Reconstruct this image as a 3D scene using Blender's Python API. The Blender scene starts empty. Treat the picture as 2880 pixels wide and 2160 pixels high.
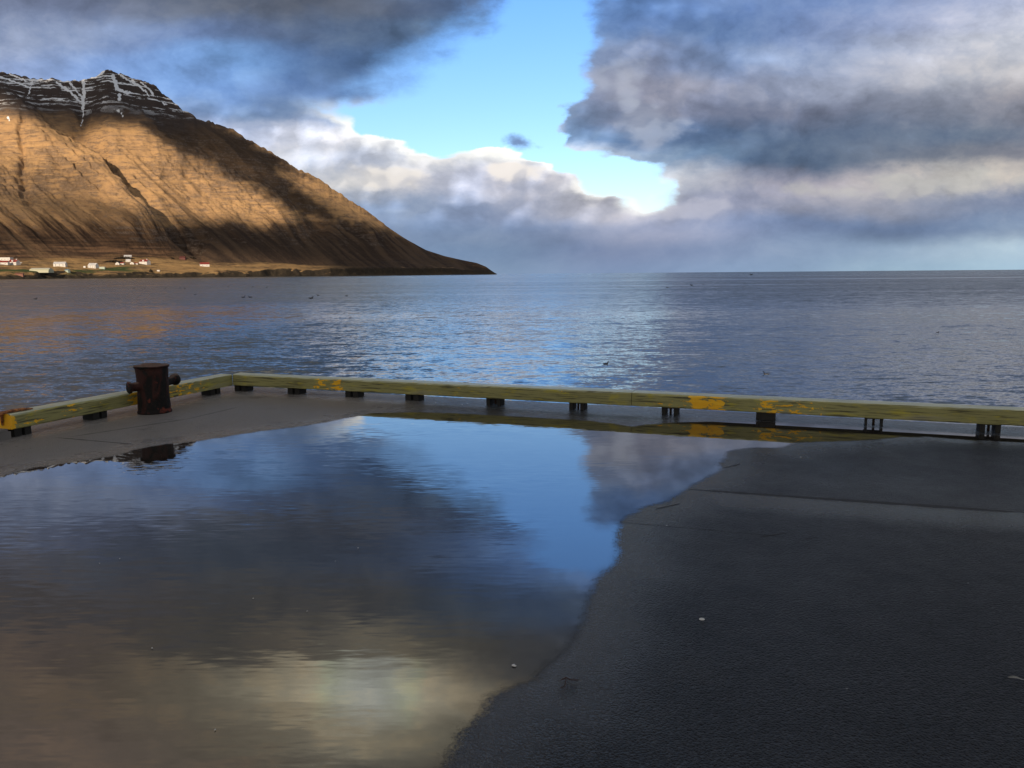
import bpy, bmesh, math, random
import numpy as np
from mathutils import Vector, Matrix

random.seed(7)
C = bpy.context.scene.collection
SC = bpy.context.scene

# ------------------------------------------------------------------ camera
F_PX = 2164.0          # focal length in photograph pixels (2880 wide)
HC = 1.6               # eye height over the quay
PITCH = math.atan(310 / F_PX)
ROLL = math.radians(0.467)
cp, sp = math.cos(PITCH), math.sin(PITCH)
FW = np.array([0, cp, -sp]); UP0 = np.array([0, sp, cp]); RT0 = np.array([1.0, 0, 0])
RT = RT0 * math.cos(ROLL) - UP0 * math.sin(ROLL)
UP = RT0 * math.sin(ROLL) + UP0 * math.cos(ROLL)
cam_d = bpy.data.cameras.new('camera'); cam = bpy.data.objects.new('camera', cam_d); C.objects.link(cam)
cam_d.sensor_fit = 'HORIZONTAL'; cam_d.sensor_width = 36.0
cam_d.lens = 36.0 * F_PX / 2880
cam_d.clip_start = 0.05; cam_d.clip_end = 400000
M = Matrix(((RT[0], UP[0], -FW[0], 0), (RT[1], UP[1], -FW[1], 0), (RT[2], UP[2], -FW[2], HC), (0, 0, 0, 1)))
cam.matrix_world = M
SC.camera = cam
SC.render.resolution_x = 1024; SC.render.resolution_y = 768

# ------------------------------------------------------------------ light and exposure
SC.view_settings.view_transform = 'Standard'; SC.view_settings.look = 'None'
SC.view_settings.exposure = 0.0; SC.view_settings.gamma = 1.0
SUN_EL = math.radians(20)
SUN_AZ = math.atan2(-0.20, -0.98)
TO_SUN = np.array([math.sin(SUN_AZ) * math.cos(SUN_EL), math.cos(SUN_AZ) * math.cos(SUN_EL), math.sin(SUN_EL)])
sun_d = bpy.data.lights.new('sun', 'SUN'); sun = bpy.data.objects.new('sun', sun_d); C.objects.link(sun)
sun_d.energy = 5.0; sun_d.angle = math.radians(0.5); sun_d.color = (1.0, 0.80, 0.58)
sun.rotation_euler = Vector(TO_SUN).to_track_quat('Z', 'Y').to_euler()
SC.cycles.max_bounces = 6; SC.cycles.transparent_max_bounces = 12
SC.cycles.sample_clamp_indirect = 4.0
SC.cycles.use_denoising = True

QK = 2880 / 2212       # the notes on the photograph were taken on a 2212 px wide view
def ray(x, y):
    d = FW[:, None] + RT[:, None] * (np.atleast_1d(x) - 1440) / F_PX - UP[:, None] * (np.atleast_1d(y) - 1080) / F_PX
    return d
def ground(x, y, z=0.0):
    d = ray(x, y)[:, 0]; t = (z - HC) / d[2]
    return np.array([d[0] * t, d[1] * t])
def proj(x, y, z):                      # world -> photograph pixels
    q = np.stack([x, y, z - HC])
    a = np.tensordot(RT, q, 1); b = np.tensordot(UP, q, 1); c = np.maximum(np.tensordot(FW, q, 1), 1e-3)
    return 1440 + F_PX * a / c, 1080 - F_PX * b / c

# ------------------------------------------------------------------ node helpers
class NT:
    def __init__(s, tree):
        s.t = tree; s.n = tree.nodes; s.l = tree.links
        s.n.clear()
    def new(s, typ, ins=None, **props):
        nd = s.n.new(typ)
        for k, v in props.items(): setattr(nd, k, v)
        for k, v in (ins or {}).items(): s.set(nd.inputs[k], v)
        return nd
    def set(s, sock, v):
        if isinstance(v, bpy.types.NodeSocket): s.l.new(v, sock)
        elif v is not None: sock.default_value = v
    def m(s, op, a, b=None, c=None, clamp=False):
        nd = s.n.new('ShaderNodeMath'); nd.operation = op; nd.use_clamp = clamp
        for i, v in enumerate((a, b, c)):
            if v is not None: s.set(nd.inputs[i], v)
        return nd.outputs[0]
    def vm(s, op, a, b=None, scale=None):
        nd = s.n.new('ShaderNodeVectorMath'); nd.operation = op
        s.set(nd.inputs[0], a)
        if b is not None: s.set(nd.inputs[1], b)
        if scale is not None: s.set(nd.inputs['Scale'], scale)
        return nd.outputs['Value' if op in ('LENGTH', 'DOT_PRODUCT', 'DISTANCE') else 'Vector']
    def xyz(s, x=0.0, y=0.0, z=0.0):
        return s.new('ShaderNodeCombineXYZ', {0: x, 1: y, 2: z}).outputs[0]
    def sep(s, v):
        return s.new('ShaderNodeSeparateXYZ', {0: v}).outputs
    def ss(s, x, a, b, lo=0.0, hi=1.0):           # smoothstep
        return s.new('ShaderNodeMapRange', {0: x, 1: a, 2: b, 3: lo, 4: hi}, interpolation_type='SMOOTHSTEP').outputs[0]
    def noise(s, vec, scale, detail=3, rough=0.5, dist=0.0, out=0, dims='3D'):
        return s.new('ShaderNodeTexNoise', {'Vector': vec, 'Scale': scale, 'Detail': detail, 'Roughness': rough, 'Distortion': dist},
                     noise_dimensions=dims).outputs[out]
    def mix(s, f, a, b, blend='MIX'):
        nd = s.n.new('ShaderNodeMix'); nd.data_type = 'RGBA'; nd.blend_type = blend; nd.clamp_factor = True
        s.set(nd.inputs[0], f)
        for i, v in ((6, a), (7, b)):
            if isinstance(v, tuple) and len(v) == 3: v = v + (1,)
            s.set(nd.inputs[i], v)
        return nd.outputs[2]
    def attr(s, name):
        return s.new('ShaderNodeAttribute', attribute_name=name).outputs['Fac']
    def bump(s, h, strength=0.5, dist=0.01, normal=None):
        return s.new('ShaderNodeBump', {'Height': h, 'Strength': strength, 'Distance': dist, 'Normal': normal}).outputs[0]
    def bsdf(s, **ins):
        nd = s.n.new('ShaderNodeBsdfPrincipled')
        for k, v in ins.items():
            k = k.replace('_', ' ')
            if isinstance(v, tuple) and len(v) == 3: v = v + (1,)
            s.set(nd.inputs[k], v)
        return nd.outputs[0]
    def out(s, sh):
        nd = s.n.new('ShaderNodeOutputMaterial'); s.l.new(sh, nd.inputs[0])
def new_mat(name):
    m = bpy.data.materials.new(name); m.use_nodes = True
    return m, NT(m.node_tree)
def lin(c):
    return tuple((v / 255 / 12.92) if v / 255 <= 0.04045 else ((v / 255 + 0.055) / 1.055) ** 2.4 for v in c)

# ------------------------------------------------------------------ sky (world): clear gap and cloud masses laid out by direction
# rows of cloud colour: photograph height of the row -> colours at 15 columns across (0, 158, ... 2212); '*' rows are read in the puddle's mirror
SKY = {
 591: [(118,138,168)]*8 + [(112,128,162),(118,135,168),(122,142,175),(130,150,180),(135,158,182),(142,165,188),(150,175,198)],
 545: [(112,132,165)]*7 + [(110,130,162),(110,122,155),(112,125,158),(120,135,168),(125,142,172),(130,150,178),(150,168,190),(160,180,200)],
 500: [(110,125,155)]*6 + [(115,130,158),(110,125,155),(130,138,165),(150,152,175),(130,140,170),(105,118,148),(100,115,145),(105,120,150),(120,135,160)],
 450: [(128,141,166)]*6 + [(125,135,160),(122,130,156),(185,178,185),(168,165,180),(130,132,155),(140,138,152),(140,138,150),(125,130,150),(115,122,145)],
 400: [(150,157,175)]*5 + [(212,202,198),(165,165,182),(168,165,178),(188,182,190),(190,190,200),(125,125,145),(135,130,145),(160,152,158),(180,170,165),(170,160,158)],
 350: [(180,180,192)]*5 + [(166,168,185),(198,194,198),(222,215,215),(190,190,200),(110,135,170),(78,92,118),(82,95,118),(92,100,120),(105,108,122),(118,115,125)],
 300: [(140,155,190)]*3 + [(160,170,200),(205,200,210),(225,218,220),(225,220,225),(160,180,205),(95,120,160),(88,105,138),(80,95,122),(85,98,122),(92,102,125),(95,105,125),(100,105,122)],
 240: [(130,150,190)]*3 + [(105,125,160),(105,122,155),(125,150,188),(130,160,200),(130,160,200),(105,115,140),(125,125,145),(100,105,128),(110,113,135),(120,122,140),(128,128,142),(135,130,140)],
 180: [(150,160,195),(138,160,205),(128,158,208),(112,142,192),(86,108,150),(84,108,150),(100,130,170),(110,150,200),(140,138,158),(134,131,147),(125,130,155),(145,148,170),(155,155,172),(165,162,172),(168,163,170)],
 120: [(140,150,182),(130,150,192),(114,142,192),(122,158,208),(80,102,142),(76,97,132),(85,105,135),(100,140,190),(130,140,168),(115,122,150),(110,128,165),(135,145,175),(160,163,185),(178,175,188),(178,175,185)],
 60:  [(130,138,165),(122,134,165),(110,128,168),(100,116,152),(86,96,120),(80,96,124),(78,92,115),(90,125,170),(100,125,170),(88,108,150),(95,118,160),(110,125,165),(140,148,180),(170,170,192),(185,182,195)],
 0:   [(120,128,155),(110,118,145),(100,108,130),(92,98,115),(85,90,105),(80,86,102),(80,92,118),(85,110,150),(100,130,180),(92,118,165),(95,118,165),(105,125,170),(120,138,180),(150,158,190),(180,180,200)],
}
SKY_MIRROR = {   # colours of the puddle there; divided by what still water gives back at that angle
 1200: [(68,68,75),(62,66,76),(58,62,72),(56,62,72),(55,60,70),(56,62,74),(60,72,95),(68,90,128),(72,100,145),(80,100,140)] + [(80,88,110)]*5,
 1300: [(70,66,66),(66,64,66),(64,62,64),(60,60,62),(60,60,62),(60,60,62),(54,60,68),(55,65,82),(58,70,90)] + [(72,78,92)]*6,
 1400: [(78,70,66),(74,67,64),(70,66,62),(64,62,60),(74,70,66),(96,91,82),(74,71,65),(60,60,62),(56,60,68)] + [(64,68,78)]*6,
 1490: [(84,75,68),(82,73,66),(86,78,69),(92,86,76),(132,124,108),(184,173,150),(130,122,107),(62,60,58),(56,58,62)] + [(58,62,70)]*6,
 1590: [(86,76,70),(86,76,70),(88,79,72),(84,78,69),(100,93,82),(122,115,101),(96,91,80),(62,60,58),(56,57,60)] + [(56,58,65)]*6,
 1700: [(85,76,70)]*4 + [(76,72,66),(60,60,60),(66,62,58),(60,58,56)] + [(54,56,62)]*7,
}
# clear gap: row -> list of (x, clearness)
GAP = {
 470: [(0,0),(2212,0)],
 440: [(1300,0),(1420,.55),(1470,.5),(1520,0)],
 405: [(1230,0),(1290,.9),(1400,1),(1440,.8),(1490,0)],
 370: [(1170,0),(1235,1),(1370,1),(1440,.2),(1470,0)],
 340: [(880,0),(900,.2),(960,.2),(1110,.25),(1185,1),(1290,.8),(1330,.3),(1380,0)],
 310: [(830,0),(890,.85),(1030,.95),(1090,.8),(1150,.8),(1190,.85),(1240,.2),(1300,0)],
 275: [(680,0),(745,.6),(830,1),(1080,1),(1115,1),(1150,1),(1190,.9),(1240,.1),(1280,0)],
 235: [(600,0),(700,.42),(800,.95),(1190,1),(1235,.4),(1275,0)],
 180: [(640,0),(800,.42),(930,.92),(1200,1),(1250,.5),(1300,0)],
 120: [(740,0),(900,.4),(1040,.95),(1215,1),(1270,.5),(1310,0)],
 60:  [(860,0),(1010,.4),(1110,.9),(1230,1),(1275,.5),(1330,0)],
 0:   [(960,0),(1060,.5),(1130,.85),(1240,.9),(1300,.5),(1370,0)],
 -60: [(960,0),(1100,.4),(1200,.8),(1330,.8),(1420,.4),(1480,0)],
 -160: [(1000,0),(1200,.3),(1300,.55),(1450,.4),(1600,0)],
 -260: [(0,0),(2212,0)],
}
# puffs: x, y, half width, half height, strength, colour
PUFFS = [(1385,262,80,60,.55,(168,170,186)), (1115,382,85,26,.9,(222,210,204)), (830,395,130,40,.75,(218,206,198)), (1300,420,110,36,.6,(215,206,204)), (1330,165,90,55,.5,(158,160,174)),
         (1960,405,380,28,.5,(180,174,170)), (820,290,90,34,.7,(238,232,230)), (1050,330,110,30,.7,(236,228,222)), (1500,455,170,22,.5,(178,174,186))]
U0, U1 = -0.85, 0.85
def uv_of(x, y, mirror=False):
    d = ray(x * QK, y * QK)[:, 0]
    if mirror: d = d * np.array([1, 1, -1])
    return d[0] / d[1], d[2] / d[1]
def fresnel(n, cosi):
    g = math.sqrt(n * n - 1 + cosi * cosi)
    return 0.5 * ((g - cosi) / (g + cosi)) ** 2 * (1 + ((cosi * (g + cosi) - 1) / (cosi * (g - cosi) + 1)) ** 2)
PUDDLE_IOR = 3.0
def build_world():
    w = bpy.data.worlds.new('World'); SC.world = w; w.use_nodes = True
    t = NT(w.node_tree)
    d = t.new('ShaderNodeTexCoord').outputs['Generated']
    x, y, z = t.sep(d)
    yy = t.m('MAXIMUM', y, 0.12); zz = t.m('MAXIMUM', z, 0.0)
    u = t.m('DIVIDE', x, yy); v = t.m('DIVIDE', zz, yy)
    p = t.xyz(u, t.m('MULTIPLY', v, 1.7), 0.0)
    # turbulence, weaker near the horizon where clouds are seen edge on
    n1 = t.noise(p, 5.0, 7, 0.58, out=1)
    n2 = t.noise(t.xyz(t.m('MULTIPLY', u, 0.55), t.m('MULTIPLY', v, 2.6), 3.3), 7.0, 5, 0.55, out=1)
    amp = t.ss(v, 0.0, 0.12, 0.25, 1.0)
    w1 = t.sep(t.vm('SUBTRACT', n1, (0.5, 0.5, 0.5)))
    w2 = t.sep(t.vm('SUBTRACT', n2, (0.5, 0.5, 0.5)))
    du = t.m('ADD', t.m('MULTIPLY', w1[0], 0.13), t.m('MULTIPLY', w2[0], 0.07))
    dv = t.m('MULTIPLY', t.m('ADD', t.m('MULTIPLY', w1[1], 0.08), t.m('MULTIPLY', w2[1], 0.03)), amp)
    uw = t.m('ADD', u, t.m('MULTIPLY', du, amp)); vw = t.m('ADD', v, dv)
    fu = t.m('DIVIDE', t.m('SUBTRACT', uw, U0), U1 - U0)
    def ramp(fac, stops, mode='B_SPLINE'):
        nd = t.new('ShaderNodeValToRGB', {0: fac}); cr = nd.color_ramp; cr.interpolation = mode
        stops = sorted(((min(max((a - U0) / (U1 - U0), 0), 1), c) for a, c in stops), key=lambda s: s[0])
        while len(cr.elements) < len(stops): cr.elements.new(0.5)
        for e, (a, c) in zip(cr.elements, stops): e.position = a
        for e, (a, c) in zip(cr.elements, stops): e.color = tuple(c) + (1,)
        return nd.outputs[0]
    rows = []
    for py, cols in SKY.items():
        st = [(uv_of(158 * i, py)[0], lin(c)) for i, c in enumerate(cols)]
        rows.append((max(uv_of(1106, py)[1], 0), st))
    for py, cols in SKY_MIRROR.items():
        vv = uv_of(1106, py, True)[1]; R = fresnel(PUDDLE_IOR, math.sin(math.atan(vv)))
        st = []
        for i, c in enumerate(cols):
            l = [max(q - 0.009, 0.004) / R for q in lin(c)]
            st.append((uv_of(158 * i, py, True)[0], l))
        rows.append((vv, st))
    rows.append((1.2, [(-0.8, (.30, .30, .32)), (0.8, (.27, .29, .33))]))
    rows.sort(key=lambda r: r[0])
    col = None
    for i, (vv, st) in enumerate(rows):
        r = ramp(fu, st)
        col = r if col is None else t.mix(t.ss(vw, rows[i - 1][0], vv), col, r)
    # relief of the cloud tops: brighter where the billows face the sun (up and left), and fine streaks
    pr = t.xyz(t.m('ADD', u, t.m('MULTIPLY', w1[2], 0.1)), t.m('MULTIPLY', v, 1.5), 1.7)
    b1 = t.noise(pr, 9.0, 6, 0.6); b2 = t.noise(t.vm('ADD', pr, (-0.022, 0.035, 0.0)), 9.0, 6, 0.6)
    rel = t.m('MULTIPLY', t.m('SUBTRACT', b1, b2), amp)
    streak = t.noise(t.xyz(t.m('ADD', u, t.m('MULTIPLY', v, -0.9)), t.m('ADD', t.m('MULTIPLY', v, 3.2), t.m('MULTIPLY', u, -0.9)), 8.0), 4.0, 5, 0.55)
    sh = t.m('ADD', t.m('MULTIPLY', rel, 1.5), t.m('MULTIPLY', t.m('SUBTRACT', streak, 0.5), 0.34))
    warm = t.mix(t.ss(rel, -0.05, 0.12), (0.97, 1.0, 1.03), (1.03, 1.01, 0.97))
    shade = t.m('MAXIMUM', t.m('ADD', 1.0, t.m('MULTIPLY', sh, t.ss(v, 0.5, 0.25, 0.6, 1.0))), 0.5)
    col = t.vm('MULTIPLY', t.vm('SCALE', col, scale=shade), warm)
    # clear sky
    sky = t.new('ShaderNodeTexSky', sky_type='NISHITA', sun_disc=False, sun_elevation=SUN_EL, sun_rotation=SUN_AZ, air_density=1.0, dust_density=0.4, ozone_density=1.5).outputs[0]
    sky = t.vm('SCALE', sky, scale=0.10)
    tint = t.new('ShaderNodeValToRGB', {0: t.m('MULTIPLY', v, 2.0)}); cr = tint.color_ramp
    cr.elements[0].position = 0.10; cr.elements[0].color = (1.40, 1.52, 1.68, 1)
    cr.elements[1].position = 0.66; cr.elements[1].color = (1.08, 1.6, 2.3, 1)
    sky = t.vm('MULTIPLY', sky, tint.outputs[0])
    # gap mask
    grow = []
    for py, st in GAP.items():
        vv = uv_of(1106, py)[1]
        grow.append((vv, [(uv_of(px, py)[0], (c, c, c)) for px, c in st]))
    grow.sort(key=lambda r: r[0])
    gap = None
    for i, (vv, st) in enumerate(grow):
        r = ramp(fu, st, 'LINEAR')
        gap = r if gap is None else t.mix(t.ss(vw, grow[i - 1][0], vv), gap, r)
    gn = t.noise(pr, 14.0, 8, 0.65)
    # cauliflower billows for the cumulus
    wv3 = t.vm('ADD', t.xyz(u, t.m('MULTIPLY', v, 1.35), 0.0), t.vm('SCALE', t.vm('SUBTRACT', n1, (0.5, 0.5, 0.5)), scale=0.06))
    def billow(vec):
        a = t.new('ShaderNodeTexVoronoi', {'Vector': vec, 'Scale': 15.0, 'Smoothness': 0.35}, feature='SMOOTH_F1', voronoi_dimensions='2D').outputs['Distance']
        b = t.new('ShaderNodeTexVoronoi', {'Vector': vec, 'Scale': 37.0, 'Smoothness': 0.3}, feature='SMOOTH_F1', voronoi_dimensions='2D').outputs['Distance']
        return t.m('SUBTRACT', 1.0, t.m('ADD', t.m('MULTIPLY', a, 0.75), t.m('MULTIPLY', b, 0.38)))
    bl1 = billow(wv3); bl2 = billow(t.vm('ADD', wv3, (-0.012, 0.018, 0.0)))
    brel = t.m('SUBTRACT', bl1, bl2)
    cum = t.m('MULTIPLY', t.m('MULTIPLY', t.ss(v, 0.235, 0.20), t.ss(v, 0.045, 0.085)), t.ss(u, 0.30, 0.05))
    gap0 = gap
    gap = t.m('SUBTRACT', gap, t.m('MULTIPLY', t.m('SUBTRACT', bl1, 0.55), t.m('MULTIPLY', t.m('MULTIPLY', cum, t.m('MULTIPLY', t.ss(gap0, 0.02, 0.3), t.ss(gap0, 0.97, 0.6))), 1.25)))
    col = t.vm('SCALE', col, scale=t.m('ADD', 1.0, t.m('MULTIPLY', t.m('MAXIMUM', brel, -0.07), t.m('MULTIPLY', t.m('MAXIMUM', cum, t.m('MULTIPLY', t.m('MULTIPLY', t.ss(u, 0.03, 0.10), t.ss(u, 0.50, 0.15)), t.m('MULTIPLY', t.ss(v, 0.10, 0.16), 0.7))), 1.15))))
    gap = t.m('ADD', gap, t.m('MULTIPLY', t.m('SUBTRACT', gn, 0.5), 0.7))
    gap = t.m('SUBTRACT', gap, t.ss(v, 0.38, 0.46, 0.0, 0.4))
    soft = t.m('MULTIPLY', t.ss(u, -0.12, 0.05, 0.42, 0.2), t.m('MAXIMUM', t.ss(v, 0.17, 0.24, 0.45, 1.0), t.ss(u, 0.04, 0.14, 0.45, 1.15)))
    gap = t.new('ShaderNodeMapRange', {0: gap, 1: t.m('SUBTRACT', 0.5, soft), 2: t.m('ADD', 0.5, soft), 3: 0.0, 4: 1.0}, interpolation_type='SMOOTHSTEP').outputs[0]
    # lit tops: the low bank glows along its upper rim, a few puffs stand out on their own
    lowbank = t.m('MULTIPLY', t.ss(v, 0.225, 0.185), t.m('MAXIMUM', t.ss(u, 0.075, 0.035), t.m('MULTIPLY', t.ss(v, 0.128, 0.108), t.ss(u, 0.23, 0.15))))
    rim = t.m('MULTIPLY', t.ss(gap0, 0.02, 0.40), lowbank)
    col = t.mix(t.m('MULTIPLY', rim, 0.85), col, (0.92, 0.87, 0.83))
    for px, py, sx, sy, a, cc in PUFFS:
        cu, cv = uv_of(px, py)
        q = t.vm('MULTIPLY', t.xyz(t.m('SUBTRACT', uw, cu), t.m('SUBTRACT', vw, cv), 0), (1662 / sx, 1662 / sy, 0))
        f = t.m('SUBTRACT', 1.0, t.vm('LENGTH', q))
        f = t.m('ADD', f, t.m('MULTIPLY', t.m('SUBTRACT', bl1, 0.55), 1.1))
        f = t.ss(t.m('ADD', f, t.m('MULTIPLY', t.m('SUBTRACT', gn, 0.5), 1.2)), 0.0, 0.7)
        f = t.m('MULTIPLY', f, t.ss(brel, -0.14, 0.10, 0.45, 1.0))
        col = t.mix(t.m('MULTIPLY', f, a), col, lin(cc))
    lift = t.mix(t.ss(v, 0.30, 0.38), (1.27, 1.34, 1.33), (1.0, 1.0, 0.97))
    lift = t.mix(t.m('MULTIPLY', t.ss(u, 0.05, 0.2), t.ss(v, 0.08, 0.14)), lift, (1.24, 1.32, 1.29))
    lift = t.mix(t.ss(v, 0.07, 0.03), lift, (1.30, 1.29, 1.20))
    lift = t.mix(t.ss(v, 0.30, 0.38), lift, (1.0, 1.0, 0.97))
    col = t.vm('MULTIPLY', col, lift)
    front = t.mix(gap, col, sky)
    cu, cv = uv_of(1130, 296)                      # one small dark cloud adrift in the gap
    q = t.vm('MULTIPLY', t.xyz(t.m('SUBTRACT', uw, cu), t.m('SUBTRACT', vw, cv), 0), (1662 / 62, 1662 / 34, 0))
    f = t.m('ADD', t.m('SUBTRACT', 1.0, t.vm('LENGTH', q)), t.m('MULTIPLY', t.m('SUBTRACT', gn, 0.5), 1.6))
    front = t.mix(t.m('MULTIPLY', t.ss(f, 0.05, 0.7), 0.9), front, lin((112, 134, 176)))
    # the half of the sky behind the viewer: bright broken cloud
    bn = t.noise(d, 2.2, 6, 0.6)
    back = t.mix(t.ss(bn, 0.35, 0.65), (0.20, 0.23, 0.30), (0.58, 0.56, 0.54))
    fin = t.mix(t.ss(y, 0.3, -0.15), front, back)
    bg = t.new('ShaderNodeBackground', {0: fin, 1: 1.0})
    o = t.new('ShaderNodeOutputWorld'); t.l.new(bg.outputs[0], o.inputs[0])
    w.cycles.sampling_method = 'MANUAL'; w.cycles.sample_map_resolution = 512
build_world()

# ------------------------------------------------------------------ object helpers
def link_mesh(name, me, mat=None, parent=None, smooth=False):
    o = bpy.data.objects.new(name, me); C.objects.link(o)
    if mat: me.materials.append(mat)
    if parent: o.parent = parent
    if smooth: me.polygons.foreach_set('use_smooth', [True] * len(me.polygons))
    return o
def grid_mesh(name, V, nr, nc, keep=None):          # V (nr*nc,3)
    idx = np.arange(nr * nc).reshape(nr, nc)
    q = np.stack([idx[:-1, :-1], idx[:-1, 1:], idx[1:, 1:], idx[1:, :-1]], -1).reshape(-1, 4)
    if keep is not None: q = q[keep.reshape(-1)]
    me = bpy.data.meshes.new(name)
    me.vertices.add(len(V)); me.vertices.foreach_set('co', V.astype(np.float32).ravel())
    me.loops.add(q.size); me.loops.foreach_set('vertex_index', q.astype(np.int32).ravel())
    me.polygons.add(len(q)); me.polygons.foreach_set('loop_start', np.arange(0, q.size, 4, dtype=np.int32))
    me.update(calc_edges=True); me.validate()
    return me
def set_attr(me, name, vals):
    a = me.attributes.new(name, 'FLOAT', 'POINT'); a.data.foreach_set('value', np.asarray(vals, np.float32).ravel())
def bm_obj(name, bm, mat=None, parent=None, smooth=False):
    bmesh.ops.recalc_face_normals(bm, faces=bm.faces[:])
    me = bpy.data.meshes.new(name); bm.to_mesh(me); bm.free()
    return link_mesh(name, me, mat, parent, smooth)
def empty(name, loc=(0, 0, 0), rz=0.0):
    o = bpy.data.objects.new(name, None); C.objects.link(o); o.location = loc; o.rotation_euler = (0, 0, rz)
    o.empty_display_size = 0.2
    return o
def tag(o, label=None, cat=None, group=None, kind=None):
    for k, v in (('label', label), ('category', cat), ('group', group), ('kind', kind)):
        if v: o[k] = v
    return o
def add_box(bm, x0, x1, y0, y1, z0, z1):
    vs = [bm.verts.new(p) for p in ((x0,y0,z0),(x1,y0,z0),(x1,y1,z0),(x0,y1,z0),(x0,y0,z1),(x1,y0,z1),(x1,y1,z1),(x0,y1,z1))]
    for f in ((0,3,2,1),(4,5,6,7),(0,1,5,4),(1,2,6,5),(2,3,7,6),(3,0,4,7)): bm.faces.new([vs[i] for i in f])
def add_tube(bm, pts, rads, seg=16, cap=True, flat=None):
    """swept tube through pts; flat=(sx, sz) squashes the section"""
    pts = [Vector(p) for p in pts]; rings = []
    for i, p in enumerate(pts):
        a = pts[max(i - 1, 0)]; b = pts[min(i + 1, len(pts) - 1)]
        tdir = (b - a).normalized()
        ref = Vector((0, 0, 1)) if abs(tdir.z) < 0.9 else Vector((0, 1, 0))
        s = tdir.cross(ref).normalized(); n = s.cross(tdir).normalized()
        r = rads[i]; rs, rn = (r if not isinstance(r, tuple) else r[0]), (r if not isinstance(r, tuple) else r[1])
        rings.append([bm.verts.new(p + s * math.cos(k * 2 * math.pi / seg) * rs + n * math.sin(k * 2 * math.pi / seg) * rn) for k in range(seg)])
    for A, B in zip(rings, rings[1:]):
        for k in range(seg): bm.faces.new((A[k], A[(k + 1) % seg], B[(k + 1) % seg], B[k]))
    if cap:
        bm.faces.new(rings[0][::-1]); bm.faces.new(rings[-1])
def add_lathe(bm, prof, seg=48):
    rings = []
    for r, z in prof:
        if r < 1e-5: rings.append([bm.verts.new((0, 0, z))])
        else: rings.append([bm.verts.new((r * math.cos(k * 2 * math.pi / seg), r * math.sin(k * 2 * math.pi / seg), z)) for k in range(seg)])
    for A, B in zip(rings, rings[1:]):
        for k in range(seg):
            a, b = k, (k + 1) % seg
            if len(A) == 1: bm.faces.new((A[0], B[b], B[a]))
            elif len(B) == 1: bm.faces.new((A[a], A[b], B[0]))
            else: bm.faces.new((A[a], A[b], B[b], B[a]))

# ------------------------------------------------------------------ numpy noise
def _h(ix, iy, s):
    n = (ix.astype(np.int64) * 374761393 + iy.astype(np.int64) * 668265263 + s * 1274126177) & 0xffffffff
    n = ((n ^ (n >> 13)) * 1274126177) & 0xffffffff
    return ((n ^ (n >> 16)) & 0xffff) / 65535.0
def vnoise(x, y, s=0):
    x = np.asarray(x, float); y = np.asarray(y, float)
    ix = np.floor(x); iy = np.floor(y); fx = x - ix; fy = y - iy
    fx = fx * fx * fx * (fx * (fx * 6 - 15) + 10); fy = fy * fy * fy * (fy * (fy * 6 - 15) + 10)
    ix = ix.astype(np.int64); iy = iy.astype(np.int64)
    a = _h(ix, iy, s) * (1 - fx) + _h(ix + 1, iy, s) * fx
    b = _h(ix, iy + 1, s) * (1 - fx) + _h(ix + 1, iy + 1, s) * fx
    return a * (1 - fy) + b * fy
def fbm(x, y, o=4, s=0, g=0.5):
    r = 0; a = 1; n = 0
    for k in range(o):
        r = r + a * vnoise(x * 2 ** k + 17.3 * k, y * 2 ** k - 9.1 * k, s + k); n += a; a *= g
    return r / n
def sstep(x, a, b):
    q = np.clip((x - a) / (b - a), 0, 1); return q * q * (3 - 2 * q)
def seg_dist(px, py, poly):
    d = np.full(np.shape(px), 1e9)
    for (ax, ay), (bx, by) in zip(poly, poly[1:]):
        vx, vy = bx - ax, by - ay; L = vx * vx + vy * vy + 1e-9
        q = np.clip(((px - ax) * vx + (py - ay) * vy) / L, 0, 1)
        d = np.minimum(d, np.hypot(px - ax - q * vx, py - ay - q * vy))
    return d
def inside(px, py, poly):
    r = np.zeros(np.shape(px), bool); n = len(poly)
    for i in range(n):
        (ax, ay), (bx, by) = poly[i], poly[(i + 1) % n]
        c = ((ay > py) != (by > py)) & (px < (bx - ax) * (py - ay) / (by - ay + 1e-12) + ax)
        r ^= c
    return r

# ------------------------------------------------------------------ the quay frame: a = along the right-hand curb, b = towards the viewer along the left-hand curb
TH = math.radians(-20.3)
E1 = np.array([math.cos(TH), math.sin(TH)]); E2 = np.array([math.sin(TH), -math.cos(TH)])
footR = [ground(*q) for q in ((820,1110),(980,1120),(1155,1128),(1386,1140),(1622,1152),(1883,1166),(2152,1183),(2456,1196),(2788,1220))]
footL = [ground(*q) for q in ((75,1225),(280,1178),(612,1110))]
bR = float(np.mean([p @ E2 for p in footR])); aL = float(np.mean([p @ E1 for p in footL]))
CORNER = aL * E1 + bR * E2                    # inner corner of the two curbs on the deck
def W(a, b, z=0.0):
    p = CORNER + a * E1 + b * E2
    return (p[0], p[1], z)
def AB(p): return float((p - CORNER) @ E1), float((p - CORNER) @ E2)

SEA_Z = -1.9
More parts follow.
